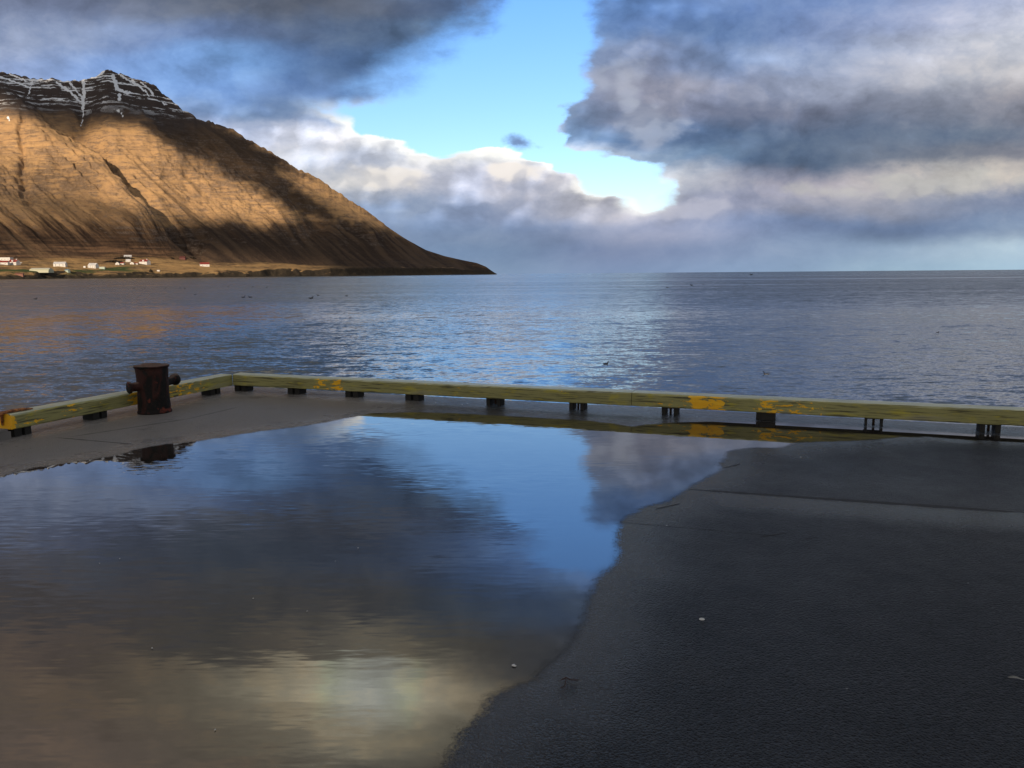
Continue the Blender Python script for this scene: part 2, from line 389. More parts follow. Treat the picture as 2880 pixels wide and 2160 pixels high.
# ------------------------------------------------------------------ sea
def slope_normal(t, pos, layers, gain=None, lean=None):
    """normal from summed noise slopes; layers: (scale_x, scale_y, amp, seed, detail)"""
    acc = None
    for sx, sy, amp, seed, det in layers:
        q = t.vm('ADD', t.vm('MULTIPLY', pos, (sx, sy, 0.0)), (seed, seed * 1.7, seed))
        n = t.vm('SCALE', t.vm('SUBTRACT', t.noise(q, 1.0, det, 0.55, 0.3, out=1), (0.5, 0.5, 0.5)), scale=amp)
        acc = n if acc is None else t.vm('ADD', acc, n)
    if gain is not None: acc = t.vm('SCALE', acc, scale=gain)
    s = t.sep(acc)
    if lean is not None: s = (s[0], t.m('SUBTRACT', s[1], lean))
    return t.vm('NORMALIZE', t.xyz(s[0], s[1], 1.0))
m_sea, t = new_mat('sea_water')
pos = t.new('ShaderNodeNewGeometry').outputs['Position']
px_, py_, pz_ = t.sep(pos)
band = t.noise(t.vm('MULTIPLY', pos, (0.0016, 0.006, 0)), 1.0, 4, 0.6, 0.4)
# wind bands: calm lanes carry clear mirror images, ruffled lanes do not
bear = t.m('DIVIDE', px_, t.m('MAXIMUM', py_, 5.0))
wob = t.m('ADD', 0.82, t.m('MULTIPLY', band, 0.36))
near_r = t.new('ShaderNodeMapRange', {0: bear, 1: -0.66, 2: -0.2, 3: 27.0, 4: 52.0}).outputs[0]
far_r = t.new('ShaderNodeMapRange', {0: bear, 1: -0.66, 2: -0.2, 3: 66.0, 4: 112.0}).outputs[0]
ryw = t.m('MULTIPLY', py_, wob)
calm = t.m('MULTIPLY', t.ss(t.m('DIVIDE', ryw, near_r), 0.85, 1.3), t.ss(t.m('DIVIDE', ryw, far_r), 1.08, 0.9))
calm = t.m('MULTIPLY', calm, t.ss(bear, -0.12, -0.34, 0.0, 0.52))
lane = t.ss(t.noise(t.vm('MULTIPLY', pos, (0.0022, 0.022, 0)), 1.0, 3, 0.5, 0.3), 0.52, 0.62)
calm = t.m('MAXIMUM', calm, t.m('MULTIPLY', lane, 0.55))
gain = t.m('MULTIPLY', t.ss(band, 0.3, 0.7, 0.75, 1.25), t.m('SUBTRACT', 1.0, t.m('MULTIPLY', calm, 0.62)))
far = t.ss(py_, 8, 220, 0.95, 2.4)
gain = t.m('MULTIPLY', gain, far)
nrm = slope_normal(t, pos, ((2.6, 5.0, 0.34, 1.0, 2), (0.7, 1.5, 0.30, 5.0, 2), (0.12, 0.3, 0.10, 9.0, 2), (8.0, 16.0, 0.22, 13.0, 2)), gain, t.m('MULTIPLY', t.m('MULTIPLY', t.m('ADD', t.ss(py_, 8, 150, 0.055, 0.15), t.m('MULTIPLY', t.ss(bear, -0.15, -0.40, 0.0, 0.06), t.ss(py_, 90, 40))), t.m('MAXIMUM', t.ss(bear, 0.02, -0.25, 0.3, 1.0), t.ss(bear, 0.08, 0.30, 0.3, 1.25))), t.m('SUBTRACT', 1.0, t.m('MULTIPLY', calm, 0.85))))
sh = t.bsdf(Base_Color=(0.016, 0.044, 0.075), Roughness=t.m('MULTIPLY', t.ss(py_, 20, 160, 0.05, 0.16), t.m('SUBTRACT', 1.0, t.m('MULTIPLY', calm, 0.75))), IOR=2.8, Normal=nrm)
t.out(sh)
def build_sea():
    # one sheet to the horizon, finer near the quay
    r = np.concatenate([[0], np.geomspace(6, 90000, 60)]); th = np.linspace(0, 2 * math.pi, 97)
    R, T = np.meshgrid(r, th, indexing='ij')
    V = np.stack([R * np.cos(T), R * np.sin(T), np.full_like(R, SEA_Z)], -1).reshape(-1, 3)
    # earth's curve keeps the horizon where the eye sees it
    me = grid_mesh('sea', V, len(r), len(th))
    tag(link_mesh('sea', me, m_sea), 'wide blue grey fjord water with wind ripples', 'sea', kind='structure')
build_sea()

# ------------------------------------------------------------------ mountain
SIL = [(-500,120),(-300,150),(-150,130),(0,154),(30,160),(65,168),(100,172),(115,170),(140,176),(175,172),(195,168),(212,162),(228,151),(240,153),(260,160),(300,172),(330,182),(350,200),(375,220),(395,238),(418,249),(425,256),(450,262),(475,268),(500,278),(525,295),(550,308),(580,325),(620,349),(645,368),(660,372),(690,388),(720,408),(760,435),(790,455),(820,476),(850,499),(880,518),(920,540),(960,553),(1000,562),(1030,568),(1050,576),(1062,585),(1073,592)]
def build_mountain():
    s = np.array([(lambda d: (d[0] / d[1], d[2] / d[1]))(ray(x * QK, y * QK)[:, 0]) for x, y in SIL])
    su, sv = s[:, 0], s[:, 1]
    NCOL, NR, NB = 760, 420, 40
    u = np.linspace(su[0], su[-1], NCOL)
    vr = np.interp(u, su, sv)
    jag = (fbm(u * 220, u * 0, 3, 3) - 0.5) * 0.0045 * sstep(vr, 0.02, 0.12)
    # coast: a line from near-left to the headland tip
    ax, ay = -1300.0, 2000.0; tx, ty = su[-1] * 3920, 3920.0
    slope = (tx - ax) / (ty - ay)
    Ys = (ax - slope * ay) / (u - slope)          # where x = u*Y meets the coast line
    Ys = np.where(Ys > 0, Ys, 3920)
    Ys = Ys + (fbm(u * 14, u * 0 + 2, 2, 11) - 0.5) * 110 * sstep(su[-1] - u, 0.0, 0.08)
    Yr = np.interp(u, [su[0], su[12], su[22], su[28], su[35], su[40], su[-1]], [3450, 3600, 3720, 3800, 3880, 3935, 3940])
    Yr = np.maximum(Yr, Ys + 15)
    zr = vr * Yr + HC
    t = np.linspace(0, 1, NR) ** 1.15
    T, U = np.meshgrid(t, u, indexing='ij')
    YS, YR, ZR = (np.broadcast_to(q, T.shape) for q in (Ys, Yr, zr))
    Y = YS + (YR - YS) * T
    low = 0.085 * (T / 0.4)
    k = np.clip((T - 0.33) / 0.67, 0, 1)
    prof = np.minimum(low, 0.085) + 0.0
    prof = np.where(T < 0.33, low, 0.070125 + 0.929875 * (0.60 * k ** 1.65 + 0.40 * k))
    tipw = sstep(np.broadcast_to(vr, T.shape), 0.02, 0.09)          # the low point of the headland is a plain ramp
    prof = prof * tipw + (T ** 0.85) * (1 - tipw)
    Z = SEA_Z + (ZR - SEA_Z) * prof + jag[None, :] * Y * T ** 14
    fade = np.clip(T * 8, 0, 1) * np.clip((1 - T) * 7, 0, 1)
    X = U * Y
    PX, PY = proj(X, Y, Z); PX /= QK; PY /= QK
    # shore bluffs
    dm = Y - YS
    ch = np.where(PX < 480, 14.0, 14.0 + (PX - 480).clip(0, 150) / 150 * 12) * (0.55 + 0.9 * fbm(PX / 60, PX * 0, 3, 21))
    ch = ch * np.clip((1073 - PX) / 120, 0.0, 1)
    bl = ch * sstep(dm + (fbm(X / 40, Y / 40, 3, 5) - .5) * 60, 4, 45)
    Z = Z + bl * (1 - np.clip(T, 0, 1)) ** 2
    # spurs and gullies traced where they run on the real slope
    feats = [(+55, 46, [(-60,160),(0,215),(62,285),(108,335),(180,375),(250,430),(310,490)]),
             (-52, 20, [(180,175),(180,235),(175,275),(218,328),(248,368),(265,403),(312,448),(350,473),(420,520)]),
             (+46, 38, [(235,160),(242,228),(288,275),(335,305),(400,345),(475,385),(553,425),(620,480)]),
             (-38, 24, [(345,262),(395,303),(450,335),(505,362),(560,382),(620,420),(690,475)]),
             (+30, 22, [(420,262),(462,300),(525,330),(560,352),(610,388),(670,428),(730,465),(800,520)]),
             (-24, 16, [(510,310),(590,350),(660,395),(720,440)]),
             (-18, 9, [(52,290),(50,350),(47,400),(60,440)]),
             (-26, 30, [(70,185),(90,230),(130,270),(180,300)]),
             (+16, 14, [(110,180),(150,225),(172,262)])]
    for amp, w, poly in feats:
        dd = seg_dist(PX + (fbm(PX / 22, PY / 22, 3, 31) - .5) * 14, PY, poly)
        Z = Z + 1.55 * amp * np.exp(-(dd / w) ** 2) * fade * (0.75 + 0.5 * fbm(PX / 40, PY / 40, 2, 8))
    hi = sstep(Z, 90, 260)
    # debris chutes running down to the right, cliffs of level lava beds, rubble
    wv = PX - 1.15 * PY
    rid = 1 - np.abs(2 * fbm(wv / 24, PY / 130, 4, 41) - 1)
    Z = Z + (rid - 0.6) * 30 * fade * (0.08 + 0.92 * sstep(Z, 60, 190)) * (1 - 0.5 * sstep(Z, 480, 620))
    bed = 31.0
    ph = (Z + (fbm(X / 300, Y / 300, 3, 51) - .5) * 36) / bed
    fr = ph - np.floor(ph)
    terr = (sstep(fr, 0.55, 0.95) - fr) * bed
    cl = np.exp(-((PY - 395 - 0.02 * PX) / 38) ** 2) * sstep(fbm(PX / 60, PY / 60, 3, 61), 0.42, 0.6) * (PX < 620)
    Z = Z + terr * fade * (0.10 * hi + 0.32 * sstep(Z, 430, 560) + 0.5 * cl) 
    Z = Z + (fbm(X / 26, Y / 26, 4, 71) - .5) * (6 + 16 * cl + 5 * hi) * fade * np.clip(T * 3, 0.25, 1)
    Z = Z + (fbm(X / 90, Y / 50, 3, 72) - .5) * 8 * np.clip(T * 12, 0, 1) * np.clip((1 - T) * 8, 0, 1)
    Z[0] = SEA_Z - 3; Z[1] = np.minimum(Z[1], SEA_Z + 1.0)
    Z = np.maximum(Z, SEA_Z - 3)
    # far side
    tb = np.linspace(0, 1, NB + 1)[1:]
    YB = YR[-1] + tb[:, None] * 1800; XB = u[None, :] * YB
    ZB = ZR[-1] * (1 - tb[:, None]) ** 1.2 - 6 * tb[:, None] ** 0.5 - 5 * tb[:, None]
    Xa = np.vstack([X, XB]); Ya = np.vstack([Y, YB]); Za = np.vstack([Z, ZB])
    V = np.stack([Xa, Ya, Za], -1).reshape(-1, 3)
    me = grid_mesh('mountain', V, NR + NB, NCOL)
    PXn, PYn = proj(X, Y, Z); PXn /= QK; PYn /= QK
    # snow chutes and drifts under the summit
    snow = np.zeros_like(PXn)
    for w, poly in [(5.0, [(180,172),(181,200),(179,232)]), (2.6, [(179,232),(180,252)]), (1.5, [(180,252),(175,268),(174,274)]),
                    (3.5, [(122,178),(140,190),(160,205),(175,222)]), (2.5, [(70,172),(66,192),(60,205)]), (3, [(150,180),(165,195),(177,212)]),
                    (4.5, [(205,166),(224,155)]), (5.5, [(243,164),(250,178),(252,192)]), (5, [(252,192),(266,198),(280,201)]), (5.0, [(258,206),(258,214)]),
                    (3.5, [(256,160),(275,172),(300,186)]), (3, [(285,172),(306,190),(322,206)]), (2.5, [(303,178),(325,196),(332,206)]),
                    (1.8, [(245,233),(258,240),(265,250)]), (2.5, [(350,222),(360,226)]), (3, [(0,166),(30,176),(66,190)]), (2.5, [(20,160),(60,176)]),
                    (2.2, [(16,253),(20,259)])]:
        snow = np.maximum(snow, np.exp(-(seg_dist(PXn + (fbm(PXn / 5, PYn / 5, 2, 81) - .5) * 5, PYn + (fbm(PXn / 5, PYn / 5, 2, 83) - .5) * 4, poly) / (0.78 * w)) ** 2))
    dark = np.zeros_like(PXn)
    for w, poly in [(2.2, [(48,345),(47,370),(50,392)]), (2, [(245,360),(255,378),(262,400)]), (2, [(268,405),(300,440),(330,460)]), (2.5, [(540,437),(541,452)]), (1.6, [(466,330),(470,345)])]:
        dark = np.maximum(dark, np.exp(-(seg_dist(PXn + (fbm(PXn / 5, PYn / 5, 2, 85) - .5) * 6, PYn, poly) / w) ** 2))
    pad = np.zeros((NB, NCOL))
    # heath, rock and painted cloud shade on the outer ridge and low flank
    moor_shade = np.zeros_like(PXn)
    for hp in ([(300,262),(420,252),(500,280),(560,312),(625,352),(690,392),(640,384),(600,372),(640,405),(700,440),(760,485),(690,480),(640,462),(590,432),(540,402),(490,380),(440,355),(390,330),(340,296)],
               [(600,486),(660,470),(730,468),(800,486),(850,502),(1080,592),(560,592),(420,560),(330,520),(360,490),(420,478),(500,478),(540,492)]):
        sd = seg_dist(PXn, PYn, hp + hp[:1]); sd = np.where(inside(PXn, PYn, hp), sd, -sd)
        moor_shade = np.maximum(moor_shade, sstep(sd + (fbm(PXn / 26, PYn / 18, 4, 95) - .5) * 38, -6, 10))
    set_attr(me, 'moor_shade', np.vstack([moor_shade, pad + 1]))
    set_attr(me, 'snow', np.vstack([snow, pad])); set_attr(me, 'rock', np.vstack([dark + cl, pad]))
    set_attr(me, 'inland', np.vstack([T, pad + 1]))
    set_attr(me, 'along', np.vstack([wv, np.repeat(wv[-1:], NB, 0)]))
    set_attr(me, 'level', np.vstack([PYn, np.repeat(PYn[-1:], NB, 0)]))
    return me, dict(X=X, Y=Y, Z=Z, PX=PXn, PY=PYn, u=u, Ys=Ys, Yr=Yr, t=t, T=T)
me_mt, MT = build_mountain()
m_mt, t = new_mat('mountain_slope')
pos = t.new('ShaderNodeNewGeometry').outputs['Position']; nz = t.sep(t.new('ShaderNodeNewGeometry').outputs['Normal'])[2]
X_, Y_, Z_ = t.sep(pos)
inland, along, level = t.attr('inland'), t.attr('along'), t.attr('level')
big = t.noise(pos, 0.004, 4, 0.6); mid = t.noise(pos, 0.02, 5, 0.65); fine = t.noise(pos, 0.09, 4, 0.7)
chute = t.noise(t.xyz(t.m('MULTIPLY', along, 0.06), t.m('MULTIPLY', level, 0.008), 0), 1.0, 6, 0.65)
strat = t.noise(t.xyz(t.m('MULTIPLY', X_, 0.0025), t.m('MULTIPLY', Y_, 0.0025), t.m('MULTIPLY', Z_, 0.055)), 1.0, 5, 0.6)
ledge = t.noise(t.xyz(t.m('MULTIPLY', X_, 0.016), t.m('MULTIPLY', Y_, 0.016), t.m('MULTIPLY', Z_, 0.10)), 1.0, 5, 0.68)
tan_ = t.mix(t.ss(mid, 0.3, 0.7), (0.46, 0.285, 0.14), (0.36, 0.23, 0.125))
tan_ = t.mix(t.ss(strat, 0.45, 0.7), tan_, (0.49, 0.305, 0.145))
gstreak = t.noise(t.vm('MULTIPLY', pos, (0.006, 0.006, 0.10)), 1.0, 5, 0.65)
heath = t.mix(t.ss(t.new('ShaderNodeMix', {0: t.ss(Z_, 70, 190), 2: gstreak, 3: chute}).outputs[0], 0.42, 0.62), (0.052, 0.033, 0.023), (0.15, 0.088, 0.051))
rockc = t.mix(t.ss(fine, 0.35, 0.65), (0.075, 0.06, 0.052), (0.20, 0.155, 0.125))
zz = t.m('ADD', Z_, t.m('MULTIPLY', t.m('SUBTRACT', chute, 0.5), 300))
c = t.mix(t.ss(zz, 150, 270), heath, tan_)
c = t.mix(t.m('MULTIPLY', t.ss(t.noise(t.xyz(t.m('MULTIPLY', along, 0.022), t.m('MULTIPLY', level, 0.012), 4.0), 1.0, 5, 0.6), 0.50, 0.66), 0.55), c, (0.16, 0.105, 0.062))
moor_shade_c = t.mix(t.ss(chute, 0.42, 0.62), (0.050, 0.035, 0.027), (0.105, 0.070, 0.046))  # ground cover tone, darkened to deepen the cloud shade
c = t.mix(t.m('MULTIPLY', t.attr('moor_shade'), 0.92), c, moor_shade_c)
# rock shows on steep ground and in the cliff bands
steep = t.m('ADD', t.m('MULTIPLY', t.ss(nz, 0.80, 0.62), t.ss(ledge, 0.46, 0.60)), t.m('MULTIPLY', t.attr('rock'), t.ss(ledge, 0.36, 0.54)), clamp=True)
c = t.mix(t.m('MULTIPLY', steep, 0.62), c, rockc)
top = t.ss(t.m('ADD', Z_, t.m('MULTIPLY', t.m('SUBTRACT', big, 0.5), 200)), 610, 700)
c = t.mix(top, c, (0.07, 0.055, 0.05))
# fields by the shore
grassn = t.noise(t.vm('MULTIPLY', pos, (0.006, 0.006, 0.10)), 1.0, 5, 0.65)
flat = t.m('MULTIPLY', t.ss(t.m('ADD', inland, t.m('MULTIPLY', t.m('SUBTRACT', big, 0.5), 0.35)), 0.36, 0.24), t.ss(X_, -560, -860))
fieldc = t.mix(t.ss(grassn, 0.48, 0.60), (0.36, 0.225, 0.10), (0.085, 0.055, 0.035))
fieldc = t.mix(t.ss(t.noise(t.vm('MULTIPLY', pos, (0.03, 0.03, 0.3)), 1.0, 4, 0.6), 0.4, 0.7), fieldc, (0.30, 0.20, 0.095))
green = t.m('MULTIPLY', t.ss(t.noise(pos, 0.007, 2, 0.5), 0.52, 0.62), t.m('MULTIPLY', t.ss(inland, 0.17, 0.10), t.ss(X_, -1080, -1180)))
fieldc = t.mix(green, fieldc, (0.05, 0.075, 0.028))
c = t.mix(flat, c, fieldc)
# low sunlit strips on the outer slope and dark shore rock
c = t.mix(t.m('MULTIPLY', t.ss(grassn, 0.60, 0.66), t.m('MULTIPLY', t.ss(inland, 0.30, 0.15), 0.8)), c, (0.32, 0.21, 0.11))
shore = t.ss(t.m('ADD', Z_, t.m('MULTIPLY', t.m('SUBTRACT', fine, 0.5), 16)), 13.0, 5.0)
shore = t.m('MAXIMUM', shore, t.m('MULTIPLY', t.ss(nz, 0.9, 0.8), t.ss(Z_, 40, 20)))
c = t.mix(shore, c, t.mix(fine, (0.018, 0.015, 0.014), (0.075, 0.06, 0.04)))
# snow lies on the level beds and in the chutes
snz = t.m('ADD', Z_, t.m('MULTIPLY', t.m('SUBTRACT', t.noise(pos, 0.006, 4, 0.6), 0.5), 40))
sb = t.m('FRACT', t.m('DIVIDE', snz, 24.0))
beds = t.ss(t.m('ADD', t.noise(t.xyz(t.m('MULTIPLY', X_, 0.0022), t.m('MULTIPLY', Y_, 0.0022), t.m('MULTIPLY', snz, 0.078)), 1.0, 3, 0.6), t.m('MULTIPLY', t.m('SUBTRACT', fine, 0.5), 0.10)), 0.52, 0.555)
sn = t.m('MULTIPLY', beds, t.ss(t.noise(t.vm('MULTIPLY', pos, (0.016, 0.016, 0.05)), 1.0, 6, 0.78), 0.46, 0.52))
sn = t.m('MULTIPLY', sn, t.ss(t.m('ADD', Z_, t.m('MULTIPLY', big, 200)), 770, 870))
sn = t.m('MULTIPLY', sn, t.ss(X_, -1080, -1420))
sn = t.m('MAXIMUM', sn, t.ss(t.m('ADD', t.attr('snow'), t.m('MULTIPLY', t.m('SUBTRACT', fine, 0.5), 1.5)), 0.45, 0.58))
c = t.mix(sn, c, (0.86, 0.89, 0.93))
bh = t.m('ADD', t.m('MULTIPLY', fine, 3.0), t.m('MULTIPLY', t.noise(pos, 0.3, 3, 0.6), 1.2))
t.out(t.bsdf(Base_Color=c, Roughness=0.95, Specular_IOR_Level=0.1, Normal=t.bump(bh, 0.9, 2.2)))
tag(link_mesh('mountain', me_mt, m_mt, smooth=True), 'brown mountain with snow streaked summit running down to a headland', 'mountain', kind='structure')
def terrain_at(px, py):
    """ground point of the slope seen at a photograph pixel"""
    x, y = px / QK, py / QK
    d = np.hypot(MT['PX'] - x, (MT['PY'] - y)) ; d[:3] = 1e9
    i, j = np.unravel_index(np.argmin(d), d.shape)
    return np.array([MT['X'][i, j], MT['Y'][i, j], MT['Z'][i, j]])

# ------------------------------------------------------------------ added unseen cloud deck, left of and behind the viewer; gaps shape the sunlight
def lit_mask():
    xs = np.arange(-520, 1120, 4.0); ys = np.arange(100, 640, 4.0)
    PX, PY = np.meshgrid(xs, ys)
    L = np.zeros_like(PX)
    def poly(p, v):
        nonlocal L
        L = np.where(inside(PX, PY, p), v, L)
    poly([(-520,525),(300,532),(560,556),(720,575),(720,640),(-520,640)], 0.95)                 # fields
    poly([(-520,420),(0,430),(150,440),(300,455),(330,480),(400,500),(300,515),(-520,520)], 0.36)
    poly([(-520,200),(0,212),(45,232),(95,272),(140,303),(165,312),(200,283),(250,275),(318,280),(345,300),(390,328),(440,352),(490,378),(540,400),(590,432),(640,462),(600,492),(560,486),(500,468),(460,478),(400,462),(360,470),(310,455),(240,440),(150,428),(60,425),(-520,430)], 1.0)
    poly([(410,310),(470,335),(560,365),(590,392),(560,392),(480,360)], 0.45)
    poly([(595,352),(640,372),(700,400),(800,462),(830,486),(800,480),(720,432),(640,400)], 0.95)
    poly([(610,470),(700,480),(740,500),(640,500)], 0.35)
    L = L * (1 - 0.45 * sstep(PY, 325, 385) * sstep(PX, 260, 170) * sstep(PY, 480, 440))
    k = np.exp(-0.5 * (np.arange(-8, 9) / 2.6) ** 2); k /= k.sum()
    L = np.apply_along_axis(lambda r: np.convolve(r, k, 'same'), 1, L); L = np.apply_along_axis(lambda r: np.convolve(r, k, 'same'), 0, L)
    return xs, ys, L
def build_shade_clouds():
    xs, ys, L = lit_mask()
    X, Y, Z, u = MT['X'], MT['Y'], MT['Z'], MT['u']
    NRt = X.shape[0]
    def height(x, y):
        uu = x / np.maximum(y, 1.0); fj = np.interp(uu, u, np.arange(len(u)))
        j = np.clip(np.round(fj).astype(int), 0, len(u) - 1)
        tt = (y - MT['Ys'][j]) / (MT['Yr'][j] - MT['Ys'][j])
        i = np.clip(np.interp(tt, MT['t'], np.arange(NRt)), 0, NRt - 1).round().astype(int)
        h = Z[i, j]
        return np.where((tt < 0) | (tt > 1.0) | (y < 100) | (uu < u[0]) | (uu > u[-1]), SEA_Z, h)
    def surface(zc, sgn):
        gx = np.arange(-4700, 1300, 42.0); gy = np.arange(-5700, 2300, 42.0)
        GX, GY = np.meshgrid(gx, gy)
        lump = (fbm(GX / 420, GY / 420, 4, 91 + sgn) - 0.3) * 150 * sgn
        GZ = zc + lump
        best = np.full(GX.shape, np.nan); hit = np.zeros(GX.shape, bool); HXs = np.zeros_like(GX); HYs = np.zeros_like(GX); HZ = np.zeros_like(GX)
        for s in np.arange(300, 9000, 12.0):
            qx, qy, qz = GX - TO_SUN[0] * s, GY - TO_SUN[1] * s, GZ - TO_SUN[2] * s
            h = height(qx, qy)
            nh = (~hit) & (qz <= h)
            HXs[nh], HYs[nh], HZ[nh] = qx[nh], qy[nh], qz[nh]; hit |= nh
        px, py = proj(HXs, HYs, HZ); px /= QK; py /= QK
        on = hit & (HYs > 800) & (HZ > SEA_Z + 1)
        ix = np.clip((px - xs[0]) / 4, 0, len(xs) - 1.01); iy = np.clip((py - ys[0]) / 4, 0, len(ys) - 1.01)
        i0, j0 = iy.astype(int), ix.astype(int); fy, fx = iy - i0, ix - j0
        lv = (L[i0, j0] * (1 - fx) + L[i0, j0 + 1] * fx) * (1 - fy) + (L[i0 + 1, j0] * (1 - fx) + L[i0 + 1, j0 + 1] * fx) * fy
        pier = np.exp(-((HXs / 1100) ** 2 + (HYs / 900) ** 2) ** 2)
        al = np.where(on, 1 - lv, np.maximum(0.97 * pier, np.where(HYs > 800, 0.3, 0.0)))
        # the deck thins out at its rim
        rim = np.minimum.reduce([GX - gx[0], gx[-1] - GX, GY - gy[0], gy[-1] - GY]) / 500
        al = al * np.clip(rim, 0, 1)
        return GX, GY, GZ, al
    A = surface(1650.0, -1); B = surface(1720.0, 1)
    nr, nc = A[0].shape
    V = np.concatenate([np.stack([q[0], q[1], q[2]], -1).reshape(-1, 3) for q in (A, B)])
    idx = np.arange(nr * nc).reshape(nr, nc)
    def quads(o, flip):
        q = np.stack([idx[:-1, :-1], idx[:-1, 1:], idx[1:, 1:], idx[1:, :-1]], -1).reshape(-1, 4) + o
        return q[:, ::-1] if flip else q
    Q = np.concatenate([quads(0, True), quads(nr * nc, False)])
    al = np.concatenate([A[3].ravel(), B[3].ravel()])
    Q = Q[al[Q].max(1) > 0.002]
    me = bpy.data.meshes.new('shade_clouds')
    me.from_pydata(V.tolist(), [], Q.tolist()); me.update()
    # light crosses both faces: each takes the square root of the gap's share
    set_attr(me, 'cover', 1 - np.sqrt(np.clip(1 - al, 0, 1)))
    m, t = new_mat('shade_cloud_deck')
    d = t.new('ShaderNodeBsdfDiffuse', {0: (0.8, 0.8, 0.82, 1)}).outputs[0]
    tl = t.new('ShaderNodeBsdfTranslucent', {0: (0.6, 0.6, 0.62, 1)}).outputs[0]
    a = t.new('ShaderNodeMixShader', {0: 0.4, 1: d, 2: tl}).outputs[0]
    tr = t.new('ShaderNodeBsdfTransparent').outputs[0]
    t.out(t.new('ShaderNodeMixShader', {0: t.attr('cover'), 1: tr, 2: a}).outputs[0])
    tag(link_mesh('shade_clouds', me, m, smooth=True), 'unseen cloud deck added to shade the quay and pattern sun on the slope', 'shade_clouds', kind='structure')
build_shade_clouds()

# ------------------------------------------------------------------ puddle outline (photograph view, 2212 px wide)
PUD = [(-260,1075),(-60,1045),(0,1029),(60,1012),(130,1001),(190,993),(245,985),(300,968),(360,959),(430,952),(480,944),(540,934),(600,926),(640,922),(700,912),(750,902),(785,896),(800,892),(900,890),(1000,893),(1150,901),(1280,909),(1335,916),(1365,921),(1400,916),(1480,911),(1600,909),(1750,915),(1900,924),(2050,934),(2212,944),(2500,962),(2500,984),(2212,957),(2080,950),(2000,944),(1945,945),(1880,951),(1800,954),(1718,957),(1712,962),(1690,968),(1620,969),(1580,975),(1572,990),(1558,1004),(1564,1016),(1540,1028),(1500,1050),(1450,1084),(1395,1096),(1352,1124),(1338,1150),(1342,1190),(1336,1222),(1302,1240),(1290,1270),(1272,1335),(1240,1398),(1150,1474),(1060,1520),(1000,1598),(972,1659),(940,1740),(700,1900),(0,1960),(-500,1900),(-800,1500)]
PUD_W = np.array([ground(x * QK, y * QK) for x, y in PUD])
def pud_signed(x, y):
    poly = [tuple(p) for p in PUD_W]
    d = seg_dist(x, y, poly + poly[:1])
    return np.where(inside(x, y, poly), d, -d)

# ------------------------------------------------------------------ quay deck
m_deck, t = new_mat('quay_surface')
pos = t.new('ShaderNodeNewGeometry').outputs['Position']; wet = t.attr('wet'); pale = t.attr('pale')
n_big = t.noise(pos, 0.55, 4, 0.6); n_mid = t.noise(pos, 5.0, 5, 0.62); grain = t.noise(pos, 150.0, 3, 0.7); grit = t.noise(pos, 60.0, 3, 0.6)
vor = t.new('ShaderNodeTexVoronoi', {'Vector': pos, 'Scale': 130.0}, feature='F1').outputs['Distance']
stain = t.noise(t.vm('ADD', pos, (7, 3, 0)), 1.4, 5, 0.65)
basec = t.mix(n_mid, (0.0045, 0.006, 0.009), (0.010, 0.0125, 0.017))
stones = t.new('ShaderNodeTexVoronoi', {'Vector': t.vm('ADD', pos, t.vm('SCALE', t.noise(pos, 60.0, 2, 0.5, out=1), scale=0.012)), 'Scale': 95.0}, feature='F1')
scol = t.sep(stones.outputs['Color'])
basec = t.mix(t.ss(scol[0], 0.55, 1.0), basec, (0.030, 0.034, 0.041))
basec = t.mix(t.ss(scol[1], 0.80, 0.95), basec, (0.003, 0.003, 0.004))
basec = t.mix(t.ss(grain, 0.55, 0.75), basec, (0.025, 0.028, 0.033))
palec = t.mix(n_mid, (0.19, 0.177, 0.165), (0.28, 0.262, 0.245))
c = t.mix(pale, basec, palec)
c = t.mix(t.m('MULTIPLY', t.ss(stain, 0.56, 0.70), 0.55), c, (0.018, 0.017, 0.017))
c = t.mix(t.ss(t.noise(pos, 34.0, 3, 0.6), 0.66, 0.70), c, (0.006, 0.006, 0.006))
c = t.mix(t.ss(t.noise(t.vm('ADD', pos, (3.3, 1.1, 0)), 75.0, 1, 0.5), 0.74, 0.78), c, (0.12, 0.115, 0.11))
# joints between the slabs
jn = t.attr('joint'); jm = t.ss(t.m('ADD', jn, t.m('MULTIPLY', t.m('SUBTRACT', t.noise(pos, 22.0, 3, 0.6), 0.5), 0.010)), 0.0105, 0.0035)
c = t.mix(jm, c, (0.006, 0.006, 0.006))
film = t.m('ADD', wet, t.m('MULTIPLY', t.m('SUBTRACT', n_big, 0.5), 0.8))
rough = t.m('ADD', t.ss(film, 0.1, 1.0, 0.42, 0.20), t.m('MULTIPLY', t.m('SUBTRACT', n_mid, 0.5), 0.25))
rough = t.m('ADD', rough, t.m('MULTIPLY', jm, 0.4), clamp=True)
pits = t.ss(t.noise(pos, 34.0, 3, 0.6), 0.62, 0.70)
h = t.m('ADD', t.m('MULTIPLY', grain, 0.5), t.m('ADD', t.m('MULTIPLY', grit, 0.25), t.m('MULTIPLY', stones.outputs['Distance'], -0.9)))
h = t.m('SUBTRACT', h, t.m('MULTIPLY', pits, 0.9))
h = t.m('SUBTRACT', h, t.m('MULTIPLY', jm, 3.0))
bs = t.ss(film, 0.2, 1.1, 1.0, 0.9)
t.out(t.bsdf(Base_Color=c, Roughness=rough, IOR=t.ss(film, 0.3, 1.1, 1.27, 1.75), Specular_IOR_Level=0.5, Normal=t.bump(h, bs, 0.014)))
BACK = 0.42            # the slab runs this far out under and beyond the curbs
